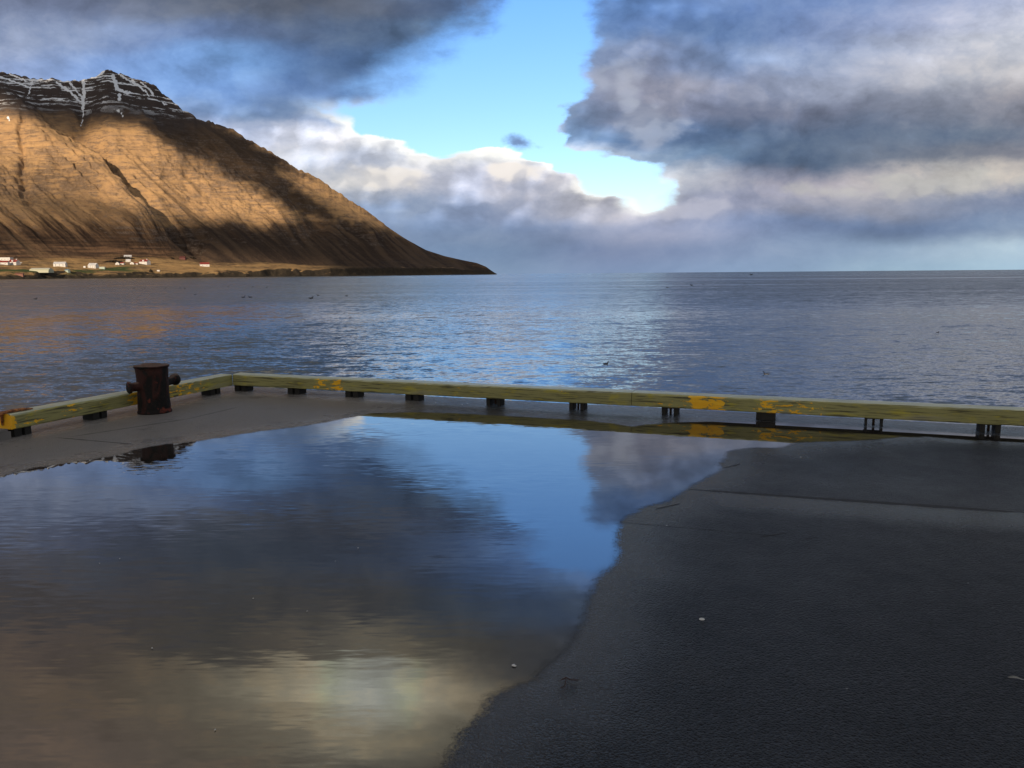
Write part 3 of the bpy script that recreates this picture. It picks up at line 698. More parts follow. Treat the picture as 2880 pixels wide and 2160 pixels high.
def build_deck():
    a = np.concatenate([np.arange(-BACK, 10.0, 0.06), np.arange(10.0, 26.1, 1.0)]); b = np.concatenate([np.arange(-BACK, 12.0, 0.06), np.arange(12.0, 30.1, 1.5)])
    B, A = np.meshgrid(b, a, indexing='ij')
    x = CORNER[0] + A * E1[0] + B * E2[0]; y = CORNER[1] + A * E1[1] + B * E2[1]
    sd = pud_signed(x, y)
    V = np.stack([x, y, np.zeros_like(x)], -1).reshape(-1, 3)
    me = grid_mesh('quay_deck', V, len(b), len(a))
    wet = 1.0 * np.exp(np.minimum(sd, 0) / 0.55)
    wet = np.maximum(wet, 0.42 * sstep(x, -1.2, 0.6) * (1 - 0.45 * sstep(x, 1.2, 2.6) * sstep(y, 5.2, 4.0)))
    # a film of water still lies along the long joint
    j0 = ground(1500 * QK, 1058 * QK); j1 = ground(2212 * QK, 1107 * QK); jd = (j1 - j0) / np.linalg.norm(j1 - j0); jn = np.array([-jd[1], jd[0]])
    side = (x - j0[0]) * jn[0] + (y - j0[1]) * jn[1]
    wet = np.maximum(wet, 0.95 * sstep(-side, 0.0, 0.03) * sstep(side, -0.80, -0.10) * sstep(x, 0.6, 1.6))
    wet = np.maximum(wet, 0.85 * np.maximum(sstep(B, 0.55, 0.05), sstep(A, 0.50, 0.05)))
    pale = sstep(-x, 0.6, 1.9) * sstep(sd, 0.25, -0.05)
    # joints: signed distance is stored so the line stays sharp between vertices
    far = np.full_like(x, 9.0)
    def joint(p, q, ext=0.0):
        p = ground(p[0] * QK, p[1] * QK); q = ground(q[0] * QK, q[1] * QK); d = (q - p) / np.linalg.norm(q - p); n = np.array([-d[1], d[0]])
        s = (x - p[0]) * d[0] + (y - p[1]) * d[1]; w = (x - p[0]) * n[0] + (y - p[1]) * n[1]
        return p, q
    set_attr(me, 'wet', np.clip(wet, 0, 1)); set_attr(me, 'pale', pale)
    set_attr(me, 'joint', far)
    o = link_mesh('quay_deck', me, m_deck)
    tag(o, 'dark wet concrete quay surface', 'quay', kind='structure')
build_deck()
# joints are real saw cuts: thin dark grooves lying a hair above the slab
m_joint, t = new_mat('joint_filler')
pos = t.new('ShaderNodeNewGeometry').outputs['Position']
t.out(t.bsdf(Base_Color=t.mix(t.noise(pos, 40, 3), (0.004, 0.004, 0.004), (0.02, 0.019, 0.018)), Roughness=0.7))
def groove(p, q, w, jit=0.004, z=0.0005):
    p = ground(p[0] * QK, p[1] * QK); q = ground(q[0] * QK, q[1] * QK)
    n = max(int(np.linalg.norm(q - p) / 0.03), 4); d = (q - p) / np.linalg.norm(q - p); nn = np.array([-d[1], d[0]])
    bm = bmesh.new(); L = []
    for i in range(n + 1):
        s = i / n; c = p + (q - p) * s + nn * (vnoise(s * n * 0.25, 0.3, 5) - .5) * jit
        ww = w * (0.6 + 0.8 * vnoise(s * n * 0.5, 1.3, 6)) * min(1, 8 * s + 0.15, 8 * (1 - s) + 0.15)
        L.append((bm.verts.new((*(c - nn * ww / 2), z)), bm.verts.new((*(c + nn * ww / 2), z))))
    for (a, b), (c, e) in zip(L, L[1:]): bm.faces.new((a, b, e, c))
    return bm
def build_joints():
    for k, (p, q, w) in enumerate([((1490,1057),(2212,1107),0.048), ((2212,1107),(2600,1134),0.048), ((120,945),(292,960),0.022), ((150,944),(405,905),0.020), ((405,905),(512,880),0.016),
                   ((1340,1128),(1700,1160),0.009), ((1640,1160),(1700,1151),0.022), ((1735,1165),(1770,1160),0.016), ((1560,1012),(1600,1002),0.02), ((1415,1100),(1470,1088),0.02)]):
        o = bm_obj('slab_joint', groove(p, q, w), m_joint); tag(o, 'dark open joint line in the quay surface', 'joint', kind='structure')
build_joints()
m_conc, t = new_mat('quay_concrete')
pos = t.new('ShaderNodeNewGeometry').outputs['Position']
t.out(t.bsdf(Base_Color=t.mix(t.noise(pos, 3, 5, 0.6), (0.10, 0.095, 0.09), (0.20, 0.19, 0.18)), Roughness=0.85, Normal=t.bump(t.noise(pos, 40, 4), 0.4, 0.01)))
def build_quay_wall():
    bm = bmesh.new()
    def quad(p, q):
        n = 24
        top = [bm.verts.new((p[0] + (q[0] - p[0]) * i / n, p[1] + (q[1] - p[1]) * i / n, -0.002)) for i in range(n + 1)]
        bot = [bm.verts.new((v.co.x, v.co.y, SEA_Z - 3)) for v in top]
        for i in range(n): bm.faces.new((top[i], top[i + 1], bot[i + 1], bot[i]))
    quad(W(-BACK, 30), W(-BACK, -BACK)); quad(W(-BACK, -BACK), W(26, -BACK))
    tag(bm_obj('quay_wall', bm, m_conc), 'concrete face of the quay going down to the water', 'quay wall', kind='structure')
build_quay_wall()

# ------------------------------------------------------------------ puddle
m_pud, t = new_mat('puddle_water')
pos = t.new('ShaderNodeNewGeometry').outputs['Position']; edge = t.attr('edge')
jit = t.m('ADD', t.m('MULTIPLY', t.m('SUBTRACT', t.noise(pos, 90.0, 3, 0.6), 0.5), 0.13), t.m('MULTIPLY', t.m('SUBTRACT', t.noise(pos, 7.0, 5, 0.65), 0.5), 0.12))
jit = t.m('ADD', jit, t.m('MULTIPLY', t.m('SUBTRACT', t.noise(pos, 32.0, 3, 0.6), 0.5), 0.07))
cov = t.ss(t.m('ADD', edge, jit), -0.012, 0.055)
x_, y_, z_ = t.sep(pos)
patch = t.ss(t.noise(t.vm('MULTIPLY', pos, (0.45, 0.8, 0)), 1.0, 3, 0.5), 0.35, 0.62, 0.25, 1.0)
calm = t.ss(edge, 0.05, 0.8, 0.05, 1.0)
calm = t.m('MULTIPLY', calm, t.ss(x_, 1.2, -0.6, 0.35, 1.0))
gain = t.m('MULTIPLY', patch, calm)
nrm = slope_normal(t, pos, ((4.0, 27.0, 0.050, 2.0, 2), (9.0, 50.0, 0.040, 6.0, 1), (1.1, 3.0, 0.010, 11.0, 2)), gain)
bed = t.mix(t.noise(pos, 2.0, 5, 0.6), (0.014, 0.013, 0.012), (0.026, 0.023, 0.020))
w = t.bsdf(Base_Color=bed, Roughness=0.0, IOR=PUDDLE_IOR, Normal=nrm)
t.out(t.new('ShaderNodeMixShader', {0: cov, 1: t.new('ShaderNodeBsdfTransparent').outputs[0], 2: w}).outputs[0])
def build_puddle():
    x0, x1, y0, y1 = -5.2, 6.4, 1.5, 10.2; st = 0.045
    gx = np.arange(x0, x1, st); gy = np.arange(y0, y1, st)
    GY, GX = np.meshgrid(gy, gx, indexing='ij')
    sd = pud_signed(GX, GY)
    mx = np.maximum.reduce([sd[:-1, :-1], sd[1:, :-1], sd[:-1, 1:], sd[1:, 1:]])
    V = np.stack([GX, GY, np.full_like(GX, 0.0003)], -1).reshape(-1, 3)
    me = grid_mesh('puddle', V, len(gy), len(gx), keep=mx > -0.12)
    set_attr(me, 'edge', sd)
    bm = bmesh.new(); bm.from_mesh(me); bmesh.ops.delete(bm, geom=[v for v in bm.verts if not v.link_faces], context='VERTS'); bm.to_mesh(me); bm.free()
    tag(link_mesh('puddle', me, m_pud), 'broad still puddle mirroring the sky on the quay', 'puddle', kind='structure')
build_puddle()

# ------------------------------------------------------------------ curbs
GAPZ, BEAM_H, BEAM_W = 0.084, 0.156, 0.205
def beam_material(name, patches, length, yellow_bias=0.0, dim=0.0):
    m, t = new_mat(name)
    oc = t.new('ShaderNodeTexCoord').outputs['Object']; x, y, z = t.sep(oc)
    n = t.noise(t.vm('MULTIPLY', oc, (3.0, 9.0, 11.0)), 1.0, 6, 0.65)
    lo = t.noise(t.vm('MULTIPLY', oc, (1.1, 3.0, 5.0)), 1.0, 4, 0.6)
    gr = t.noise(t.vm('MULTIPLY', oc, (2.5, 60.0, 60.0)), 1.0, 5, 0.6)
    wood = t.mix(lo, (0.20, 0.195, 0.080), (0.38, 0.36, 0.135))
    wood = t.mix(t.ss(n, 0.52, 0.66), wood, (0.42, 0.37, 0.055))
    wood = t.mix(t.m('MULTIPLY', t.ss(gr, 0.48, 0.66), 0.85), wood, (0.040, 0.038, 0.022))
    wood = t.mix(t.m('MULTIPLY', t.ss(lo, 0.56, 0.72), 0.5), wood, (0.27, 0.26, 0.19))
    bias = yellow_bias
    acc = None
    for s, wd, amp in patches:
        g = t.m('MULTIPLY', t.m('EXPONENT', t.m('MULTIPLY', t.m('POWER', t.m('DIVIDE', t.m('SUBTRACT', x, s), wd), 2.0), -1.0)), amp)
        acc = g if acc is None else t.m('ADD', acc, g)
    pn = t.noise(t.vm('MULTIPLY', oc, (8.0, 20.0, 22.0)), 1.0, 7, 0.66, 0.3)
    pm = t.m('ADD', t.m('ADD', pn, acc if acc is not None else 0.0), bias)
    pm = t.m('ADD', pm, t.m('MULTIPLY', t.m('SUBTRACT', t.noise(oc, 55.0, 3, 0.6), 0.5), 0.10))
    pm = t.ss(pm, 0.650, 0.662)
    onside = t.ss(t.new('ShaderNodeSeparateXYZ', {0: t.new('ShaderNodeNewGeometry').outputs['Normal']}).outputs[2], 0.75, 0.45)
    pm = t.m('MULTIPLY', pm, t.m('MAXIMUM', onside, t.ss(pn, 0.62, 0.66)))
    yel = t.mix(t.ss(n, 0.35, 0.7), (0.86, 0.44, 0.012), (0.92, 0.54, 0.03))
    c = t.mix(pm, wood, yel)
    # bleached, worn top
    topm = t.ss(t.new('ShaderNodeSeparateXYZ', {0: t.new('ShaderNodeNewGeometry').outputs['Normal']}).outputs[2], 0.3, 0.9)
    topc = t.mix(t.ss(n, 0.4, 0.7), (0.52, 0.55, 0.40), (0.36, 0.39, 0.29))
    c = t.mix(t.m('MULTIPLY', topm, t.m('SUBTRACT', 1.0, t.m('MULTIPLY', pm, 0.8))), c, topc)
    hgt = t.m('ADD', t.m('MULTIPLY', gr, 0.5), t.m('ADD', t.m('MULTIPLY', n, 0.4), t.m('MULTIPLY', pm, 0.35)))
    t.out(t.bsdf(Base_Color=c, Roughness=t.ss(topm, 0, 1, 0.7, 0.38), Specular_IOR_Level=0.4, Normal=t.bump(hgt, 0.6, 0.008)))
    return m
m_support, t = new_mat('support_timber')
oc = t.new('ShaderNodeNewGeometry').outputs['Position']
t.out(t.bsdf(Base_Color=t.mix(t.noise(oc, 18, 4), (0.004, 0.004, 0.004), (0.016, 0.015, 0.011)), Roughness=0.75, Normal=t.bump(t.noise(oc, 60, 4), 0.5, 0.005)))
m_bolt, t = new_mat('rusty_bolt')
oc = t.new('ShaderNodeNewGeometry').outputs['Position']
t.out(t.bsdf(Base_Color=t.mix(t.noise(oc, 60, 3), (0.02, 0.014, 0.01), (0.09, 0.045, 0.025)), Roughness=0.7, Metallic=0.2))
m_rust, t = new_mat('orange_rust')
oc = t.new('ShaderNodeNewGeometry').outputs['Position']
t.out(t.bsdf(Base_Color=t.mix(t.ss(t.noise(oc, 30, 5, 0.65), 0.35, 0.65), (0.10, 0.03, 0.012), (0.50, 0.20, 0.06)), Roughness=0.85, Normal=t.bump(t.noise(oc, 70, 4), 0.7, 0.008)))
def beam_mesh(L, seed):
    """local x along the timber, y=0 the face on the deck side, +y outwards; rounded arrises and slight wander"""
    bm = bmesh.new(); n = max(int(L / 0.05), 8); ch = 0.016
    W_, H_ = BEAM_W, BEAM_H
    prof = [(0.004, 0), (0, 0.008), (0, H_ - ch * 1.3), (ch * 0.45, H_ - ch * 0.4), (ch * 1.3, H_), (W_ * .5, H_ + 0.002), (W_ - ch, H_), (W_, H_ - ch), (W_, 0.006), (W_ - 0.006, 0)]
    rings = []
    for i in range(n + 1):
        x = L * i / n; r = []
        end = min(1.0, 0.6 + i * 0.4, 0.6 + (n - i) * 0.4)
        for k, (y, z) in enumerate(prof):
            jy = (vnoise(x * 2.0, k * 3.1, seed) - .5) * 0.006 + (vnoise(x * 14, k * 1.7, seed + 1) - .5) * 0.004
            jz = (vnoise(x * 1.5, k * 2.3, seed + 2) - .5) * 0.005 + (vnoise(x * 16, k * 5.1, seed + 3) - .5) * 0.004
            r.append(bm.verts.new((x, y + jy + (1 - end) * 0.004 * (1 if y < W_ / 2 else -1), GAPZ + z + jz * (z > 0.02))))
        rings.append(r)
    k = len(prof)
    for A, B in zip(rings, rings[1:]):
        for j in range(k): bm.faces.new((A[j], A[(j + 1) % k], B[(j + 1) % k], B[j]))
    bm.faces.new(rings[0]); bm.faces.new(rings[-1][::-1])
    return bm
def make_curb(origin, rz, L, mat, seed, supports, label):
    root = empty('timber_curb', origin, rz)
    tag(root, label, 'curb', 'timber curbs along the quay edge')
    bm_obj('timber', beam_mesh(L, seed), mat, root)
    for s, kind in supports:
        bm = bmesh.new(); d0, d1 = 0.02, BEAM_W - 0.02
        if kind == 'block':
            add_box(bm, s - 0.10, s - 0.062, d0, d1, 0, GAPZ); add_box(bm, s - 0.060, s + 0.10, d0 + 0.004, d1, 0, GAPZ - 0.001)
        elif kind == 'pair':
            add_box(bm, s - 0.092, s - 0.012, d0, d1, 0, GAPZ); add_box(bm, s + 0.022, s + 0.095, d0 + 0.003, d1, 0, GAPZ)
        elif kind == 'thin':
            add_box(bm, s - 0.085, s - 0.066, d0, d1 - .05, 0, GAPZ - 0.012); add_box(bm, s + 0.062, s + 0.083, d0, d1 - .05, 0, GAPZ - 0.012); add_box(bm, s - 0.09, s + 0.088, d0, d1, GAPZ - 0.012, GAPZ)
        else:
            add_box(bm, s - 0.090, s - 0.045, d0, d1, 0, GAPZ - 0.012); add_box(bm, s + 0.045, s + 0.090, d0, d1, 0, GAPZ - 0.012); add_box(bm, s - 0.092, s + 0.092, d0, d1, GAPZ - 0.012, GAPZ)
        so = bm_obj('support', bm, m_support, root)
        if kind in ('bracket', 'thin'):
            b2 = bmesh.new(); add_tube(b2, [(s, 0.1, 0), (s, 0.1, GAPZ - 0.012)], [0.013, 0.013], 10); bm_obj('bolt', b2, m_bolt, so, True)
    return root
aR = [AB(p)[0] for p in footR]; bL = [AB(p)[1] for p in footL]
JOINT_A = AB(ground(1365 * QK, 876 * QK, GAPZ))[0]
END_B = AB(ground(31, 1208, GAPZ))[1]
kinds = ['pair', 'pair', 'pair', 'bracket', 'bracket', 'bracket', 'block', 'thin', 'bracket']
sR = list(zip(aR, kinds))
a_px = lambda x, y: AB(ground(x * QK, y * QK, GAPZ + 0.06))[0]
L1 = JOINT_A - 0.003
mA = beam_material('curb_paint_far', [(a_px(690, 832), 0.17, 0.18), (a_px(722, 836), 0.10, 0.22), (a_px(960, 836), 0.5, 0.06), (a_px(1070, 843), 0.35, 0.03), (a_px(1340, 860), 0.12, 0.06)], L1, -0.03)
make_curb(W(0, 0), TH, L1, mA, 3, [q for q in sR if q[0] < JOINT_A] + [(0.10, 'pair')], 'long mossy timber curb with yellow paint flakes from the corner to the butt joint')
x2 = lambda x, y: a_px(x, y) - JOINT_A
mB = beam_material('curb_paint_near', [(x2(1510, 872), 0.12, 0.31), (x2(1550, 876), 0.08, 0.30), (x2(1652, 880), 0.18, 0.17), (x2(1735, 885), 0.26, 0.14), (x2(1440, 868), 0.25, 0.08)], 9, -0.035)
make_curb(W(JOINT_A + 0.003, 0), TH, 9.0, mB, 8, [(q[0] - JOINT_A, q[1]) for q in sR if q[0] > JOINT_A] + [(aR[-1] - JOINT_A + 1.06 * k, 'bracket') for k in (1, 2, 3)], 'nearer timber curb with the largest bright yellow paint patch beside the puddle')
# left-hand curb: local x runs from the near end up to the corner
LL = END_B + BEAM_W
sL = [END_B - b for b in bL]
lx = lambda x, y: END_B - AB(ground(x * QK, y * QK, GAPZ + 0.06))[1]
mC = beam_material('curb_paint_left', [(lx(275, 862), 0.14, 0.16), (lx(300, 858), 0.10, 0.14), (lx(395, 845), 0.18, 0.11), (lx(460, 838), 0.15, 0.09), (0.0, 0.05, 0.25), (lx(60, 905), 0.10, 0.09), (lx(150, 890), 0.12, 0.08), (lx(345, 850), 0.25, 0.05)], LL, 0.012)
cl = make_curb(W(0, END_B), TH + math.pi / 2, END_B - 0.004, mC, 14, [(max(sL[0], 0.11), 'pair'), (sL[1], 'pair'), (sL[2], 'pair')], 'weathered timber curb behind the bollard with an orange rusted end')
def rust_bracket():
    bm = bmesh.new(); z = GAPZ + BEAM_H + 0.003
    add_tube(bm, [(0.30, 0.085, z + .004), (0.20, 0.08, z + 0.014), (0.08, 0.085, z + 0.016), (-0.02, 0.09, z + 0.008), (-0.10, 0.10, z - 0.02), (-0.16, 0.10, z - 0.06)],
             [(0.010, 0.006), (0.028, 0.014), (0.030, 0.016), (0.026, 0.014), (0.024, 0.014), (0.020, 0.014)], 10)
    add_box(bm, -0.012, 0.10, 0.13, 0.19, z - 0.002, z + 0.012)
    add_tube(bm, [(-0.012, 0.12, z - 0.01), (-0.014, 0.118, z - 0.12)], [0.016, 0.009], 8)
    bm_obj('rusted_bracket', bm, m_rust, cl, True)
rust_bracket()
# the concrete kerb of the ladder bay just past the end of that curb
bm = bmesh.new(); add_box(bm, -0.9, -0.035, -0.02, 0.24, 0.0, 0.075); add_box(bm, -0.9, -0.05, 0.0, 0.22, 0.077, 0.10)
o = bm_obj('concrete_kerb', bm, m_conc); o.location = W(0, END_B); o.rotation_euler = (0, 0, TH + math.pi / 2)
tag(o, 'pale concrete kerb piece just past the rusted curb end', 'kerb')

# ------------------------------------------------------------------ bollard
m_bol, t = new_mat('rusted_iron')
oc = t.new('ShaderNodeTexCoord').outputs['Object']
n1 = t.noise(t.vm('MULTIPLY', oc, (1, 1, 0.55)), 5.0, 5, 0.62, 0.4); n2 = t.noise(oc, 38.0, 5, 0.7)
c = t.mix(t.ss(n1, 0.44, 0.54), (0.036, 0.009, 0.006), (0.0025, 0.0022, 0.002))
c = t.mix(t.ss(n2, 0.50, 0.72), c, (0.022, 0.010, 0.007))
c = t.mix(t.ss(t.noise(oc, 9.0, 4, 0.6), 0.61, 0.66), c, (0.11, 0.022, 0.012))
nzz = t.sep(t.new('ShaderNodeNewGeometry').outputs['Normal'])[2]
c = t.mix(t.m('MULTIPLY', t.ss(nzz, 0.5, 0.9), 0.7), c, (0.16, 0.10, 0.075))
hgt = t.m('ADD', t.m('MULTIPLY', n2, 0.7), t.m('MULTIPLY', t.ss(n1, 0.44, 0.54), -0.5))
t.out(t.bsdf(Base_Color=c, Roughness=0.78, Specular_IOR_Level=0.35, Normal=t.bump(hgt, 0.8, 0.012)))
def build_bollard():
    base = ground(436, 1166); d = base / np.linalg.norm(base); cen = base + d * 0.18
    root = empty('mooring_bollard', (cen[0], cen[1], 0))
    tag(root, 'rusted iron mooring bollard with two side horns on the quay corner', 'bollard')
    R = 0.176; Hh = 0.565
    bm = bmesh.new()
    prof = [(0, 0.0), (R + 0.012, 0.0), (R + 0.014, 0.015), (R + 0.004, 0.035)] + [(R + 0.004 - 0.006 * math.sin(i / 14 * math.pi), 0.035 + (Hh - 0.09) * i / 14) for i in range(1, 15)] + [(R + 0.004, Hh - 0.035), (R + 0.008, Hh - 0.022), (R - 0.03, Hh - 0.020)]
    add_lathe(bm, prof, 72)
    for v in bm.verts:
        a = math.atan2(v.co.y, v.co.x); k = 1 + float(vnoise(a * 3, v.co.z * 9, 4) - .5) * 0.03 + float(vnoise(a * 12, v.co.z * 40, 5) - .5) * 0.02
        v.co.x *= k; v.co.y *= k
    bm_obj('body', bm, m_bol, root, True)
    bm = bmesh.new()
    add_lathe(bm, [(0, Hh - 0.021), (R + 0.016, Hh - 0.021), (R + 0.021, Hh - 0.012), (R + 0.018, Hh), (R - 0.01, Hh + 0.001), (R - 0.05, Hh + 0.003), (R - 0.075, Hh + 0.016), (R - 0.11, Hh + 0.020), (0.03, Hh + 0.027), (0, Hh + 0.027)], 72)
    for v in bm.verts:
        v.co.z += float(vnoise(v.co.x * 40, v.co.y * 40, 7) - .5) * 0.008
        k = 1 + float(vnoise(math.atan2(v.co.y, v.co.x) * 7, 0.5, 8) - .5) * 0.03; v.co.x *= k; v.co.y *= k
    bm_obj('cap', bm, m_bol, root, True)
    # horns: ends located on the photograph, taken at their own heights
    for (px, py), z in (((360, 1091), 0.325), ((496, 1066), 0.345)):
        e = ground(px, py, z); tip = Vector((e[0] - cen[0], e[1] - cen[1], z)); flat = Vector((tip.x, tip.y, 0)); n = flat.normalized()
        tip = n * min(flat.length, 0.50); tip.z = z
        st = n * 0.10; st.z = 0.33
        bm = bmesh.new(); dirv = (tip - st)
        add_tube(bm, [st, st + dirv * 0.32, st + dirv * 0.42, st + dirv * 0.78, st + dirv * 0.84, st + dirv * 0.97, tip], [0.082, 0.075, 0.052, 0.050, 0.068, 0.070, 0.062], 24)
        for v in bm.verts: v.co += Vector([float(vnoise(v.co.x * 60 + k * 9, v.co.y * 60 + v.co.z * 50, 9) - .5) * 0.006 for k in range(3)])
        bm_obj('horn', bm, m_bol, root, True)
build_bollard()

# ------------------------------------------------------------------ farm buildings across the fjord
def plain(name, col, rough=0.8, var=0.25):
    m, t = new_mat(name)
    oc = t.new('ShaderNodeTexCoord').outputs['Object']
    c2 = tuple(v * (1 - var) for v in col)
    t.out(t.bsdf(Base_Color=t.mix(t.noise(oc, 0.5, 4, 0.6), col, c2), Roughness=rough))
    return m
mw = plain('white_wall', (0.66, 0.65, 0.63), 0.8, 0.12); mr = plain('red_roof', (0.42, 0.075, 0.06)); mg = plain('grey_roof', (0.33, 0.34, 0.36)); mwr = plain('white_roof', (0.82, 0.82, 0.84), 0.6, 0.08)
mwin = plain('window_glass', (0.05, 0.055, 0.07), 0.2); mdr = plain('dark_red_wall', (0.16, 0.05, 0.045)); mblu = plain('blue_roof', (0.22, 0.33, 0.42)); mgh = plain('pale_sheeting', (0.50, 0.50, 0.36), 0.5); mrf = plain('rusty_wall', (0.30, 0.14, 0.10)); mgw = plain('green_white_wall', (0.45, 0.55, 0.48))
def building(x0, x1, ytop, ybase, wall, roof, label, cat='house', form='gable', rz=0.15, wins=0, rows=1, name='farmhouse', dorm=False):
    p = terrain_at((x0 + x1) / 2, ybase); sc = p[1] / F_PX / math.cos(PITCH) * 1.0
    w = (x1 - x0) * sc; H = (ybase - ytop) * sc
    d = max(0.55 * w, 5.0) if form != 'long' else 0.35 * w
    root = empty(name, (p[0], p[1], p[2] - 0.4), rz); tag(root, label, cat, 'farm buildings on the far shore')
    hw = H * (0.55 if form in ('gable', 'long') else 0.92)
    bm = bmesh.new()
    if form in ('gable', 'long'):
        add_box(bm, -w / 2, w / 2, 0, d, -3, hw)
        # gable ends
        for sx in (-w / 2, w / 2):
            a = [bm.verts.new((sx, 0.01, hw)), bm.verts.new((sx, d - 0.01, hw)), bm.verts.new((sx, d / 2, H * 0.98))]; bm.faces.new(a)
    elif form == 'front':                          # gable end to the viewer
        hw = H * 0.55; add_box(bm, -w / 2, w / 2, 0, d, -3, hw)
        for y in (0, d): bm.faces.new([bm.verts.new((-w / 2 + .01, y, hw)), bm.verts.new((w / 2 - .01, y, hw)), bm.verts.new((0, y, H * .97))])
    elif form == 'barrel':
        n = 14; prof = [(d / 2 - d / 2 * math.cos(math.pi * i / n), H * 0.92 * math.sin(math.pi * i / n) ** 0.8) for i in range(n + 1)]
        A = [bm.verts.new((-w / 2, y, z)) for y, z in prof]; B = [bm.verts.new((w / 2, y, z)) for y, z in prof]
        for i in range(n): bm.faces.new((A[i], A[i + 1], B[i + 1], B[i]))
        bm.faces.new(A); bm.faces.new(B[::-1])
    else:
        add_box(bm, -w / 2, w / 2, 0, d, -3, hw)
    bm_obj('wall', bm, wall, root)
    bm = bmesh.new(); o = 0.35
    if form in ('gable', 'long'):
        P = [(-o, hw - o * 0.4), (d / 2, H), (d + o, hw - o * 0.4)]
        for (ya, za), (yb, zb) in zip(P, P[1:]):
            v = [bm.verts.new(q) for q in ((-w / 2 - o, ya, za), (w / 2 + o, ya, za), (w / 2 + o, yb, zb), (-w / 2 - o, yb, zb))]
            f = bm.faces.new(v)
        bmesh.ops.solidify(bm, geom=bm.faces[:], thickness=-0.25)
    elif form == 'front':
        P = [(-w / 2 - o, hw - o * .5), (0, H), (w / 2 + o, hw - o * .5)]
        for (xa, za), (xb, zb) in zip(P, P[1:]):
            bm.faces.new([bm.verts.new(q) for q in ((xa, -o, za), (xb, -o, zb), (xb, d + o, zb), (xa, d + o, za))])
        bmesh.ops.solidify(bm, geom=bm.faces[:], thickness=-0.25)
    elif form == 'barrel':
        add_box(bm, -w / 2 * 0.96, w / 2 * 0.96, d * 0.40, d * 0.60, H * 0.9, H)
    else:
        add_box(bm, -w / 2 - 0.3, w / 2 + 0.3, -0.3, d + 0.3, hw, H)
    ro = bm_obj('roof', bm, roof, root)
    if dorm:
        bm = bmesh.new(); add_box(bm, -w * .08, w * .08, d * .05, d * .45, hw * 1.02, H * .9); bm_obj('dormer', bm, wall, ro)
        bm = bmesh.new(); add_box(bm, w * .3, w * .36, d * .4, d * .6, H * .85, H * 1.15); bm_obj('chimney', bm, wall, ro)
    for r in range(rows if wins else 0):
        for k in range(wins):
            xx = -w / 2 + w * (k + 0.6) / (wins + 0.2); zc = hw * (0.5 if rows == 1 else (0.28 + 0.45 * r)); ww = min(w / wins * 0.5, 1.8); wh = min(hw * 0.34 / rows * 1.5, 1.7)
            bm = bmesh.new(); add_box(bm, xx - ww / 2, xx + ww / 2, -0.06, 0.05, zc - wh / 2, zc + wh / 2); bm_obj('window', bm, mwin, root)
    return root
building(-8, 26, 724, 733, mw, mwr, 'flat roofed white house above the red roofed farm at the far left', form='flat', wins=4, rz=0.1)
building(22, 49, 730, 745, mw, mr, 'white farmhouse with red gable roof and white chimney beside the green field', wins=4, rz=-0.25, dorm=True)
building(-4, 20, 733, 744, mw, mr, 'low white house with red roof left of the red roofed farmhouse', wins=2, rz=0.2)
building(151, 181, 736, 749, mw, mwr, 'white house with broad white roof at the right end of the green field', wins=3, rows=2, rz=0.2)
building(83, 135, 753, 766, mgh, mg, 'long pale barrel roofed shed near the shore', 'shed', 'barrel', 0.05, name='barrel_shed')
building(179, 192, 757, 765, mgw, mblu, 'small shed with light blue roof above the shore', 'shed', rz=-0.3, name='shed')
building(42, 63, 767, 775, mrf, mrf, 'rusty red boathouse low on the dark shore', 'shed', 'long', 0.1, name='boathouse')
building(245, 269, 740, 754, mw, mwr, 'tall white farmhouse with two rows of windows on the shore bluff', wins=4, rows=2, rz=-0.2)
building(280, 294, 750, 756, mgw, mw, 'low greenish shed right of the two row white farmhouse', 'shed', 'flat', name='shed')
building(349, 368, 717, 725, mg, mwr, 'white roofed barn highest up in the golden field', 'barn', rz=0.35, name='barn')
building(355, 367, 729, 737, mw, mwr, 'small white house below the highest barn', form='gable', rz=0.2, wins=2)
building(326, 336, 737, 745, mw, mwr, 'small white gable fronted house left of the pair below the dark hedge', form='front', wins=1)
building(337, 347, 737, 744, mw, mr, 'small white house with reddish roof right of its white twin', rz=-0.1, wins=1)
building(366, 376, 736, 743, mw, mr, 'white gable fronted house with red side roof left of the church', form='front', wins=1)
building(377, 387, 738, 743, mw, mr, 'tiny white outbuilding with red roof next to the church', 'shed', wins=1, name='shed')
building(388, 414, 730, 743, mw, mr, 'long white church like building with red roof and tall windows', 'church', 'gable', -0.3, wins=5, name='church', dorm=True)
building(505, 520, 720, 729, mdr, mdr, 'dark red house alone in the upper right field', rz=0.1, wins=3)
building(564, 588, 738, 750, mw, mr, 'white house with bright red roof standing alone nearest the headland', rz=0.45, wins=2)
building(442, 449, 759, 763, mw, mwr, 'tiny white hut near the right end of the shore', 'hut', 'flat', name='hut')
building(56, 61, 737, 740, mw, mwr, 'tiny white caravan right of the red roofed farm', 'caravan', 'flat', name='caravan')
building(235, 240, 748, 753, mw, mwr, 'squat white tank left of the two row farmhouse', 'tank', 'barrel', name='storage_tank')
m_bush, t = new_mat('dark_bush')
oc = t.new('ShaderNodeNewGeometry').outputs['Position']
t.out(t.bsdf(Base_Color=t.mix(t.noise(oc, 0.6, 4, 0.7), (0.02, 0.016, 0.012), (0.075, 0.055, 0.035)), Roughness=0.95))
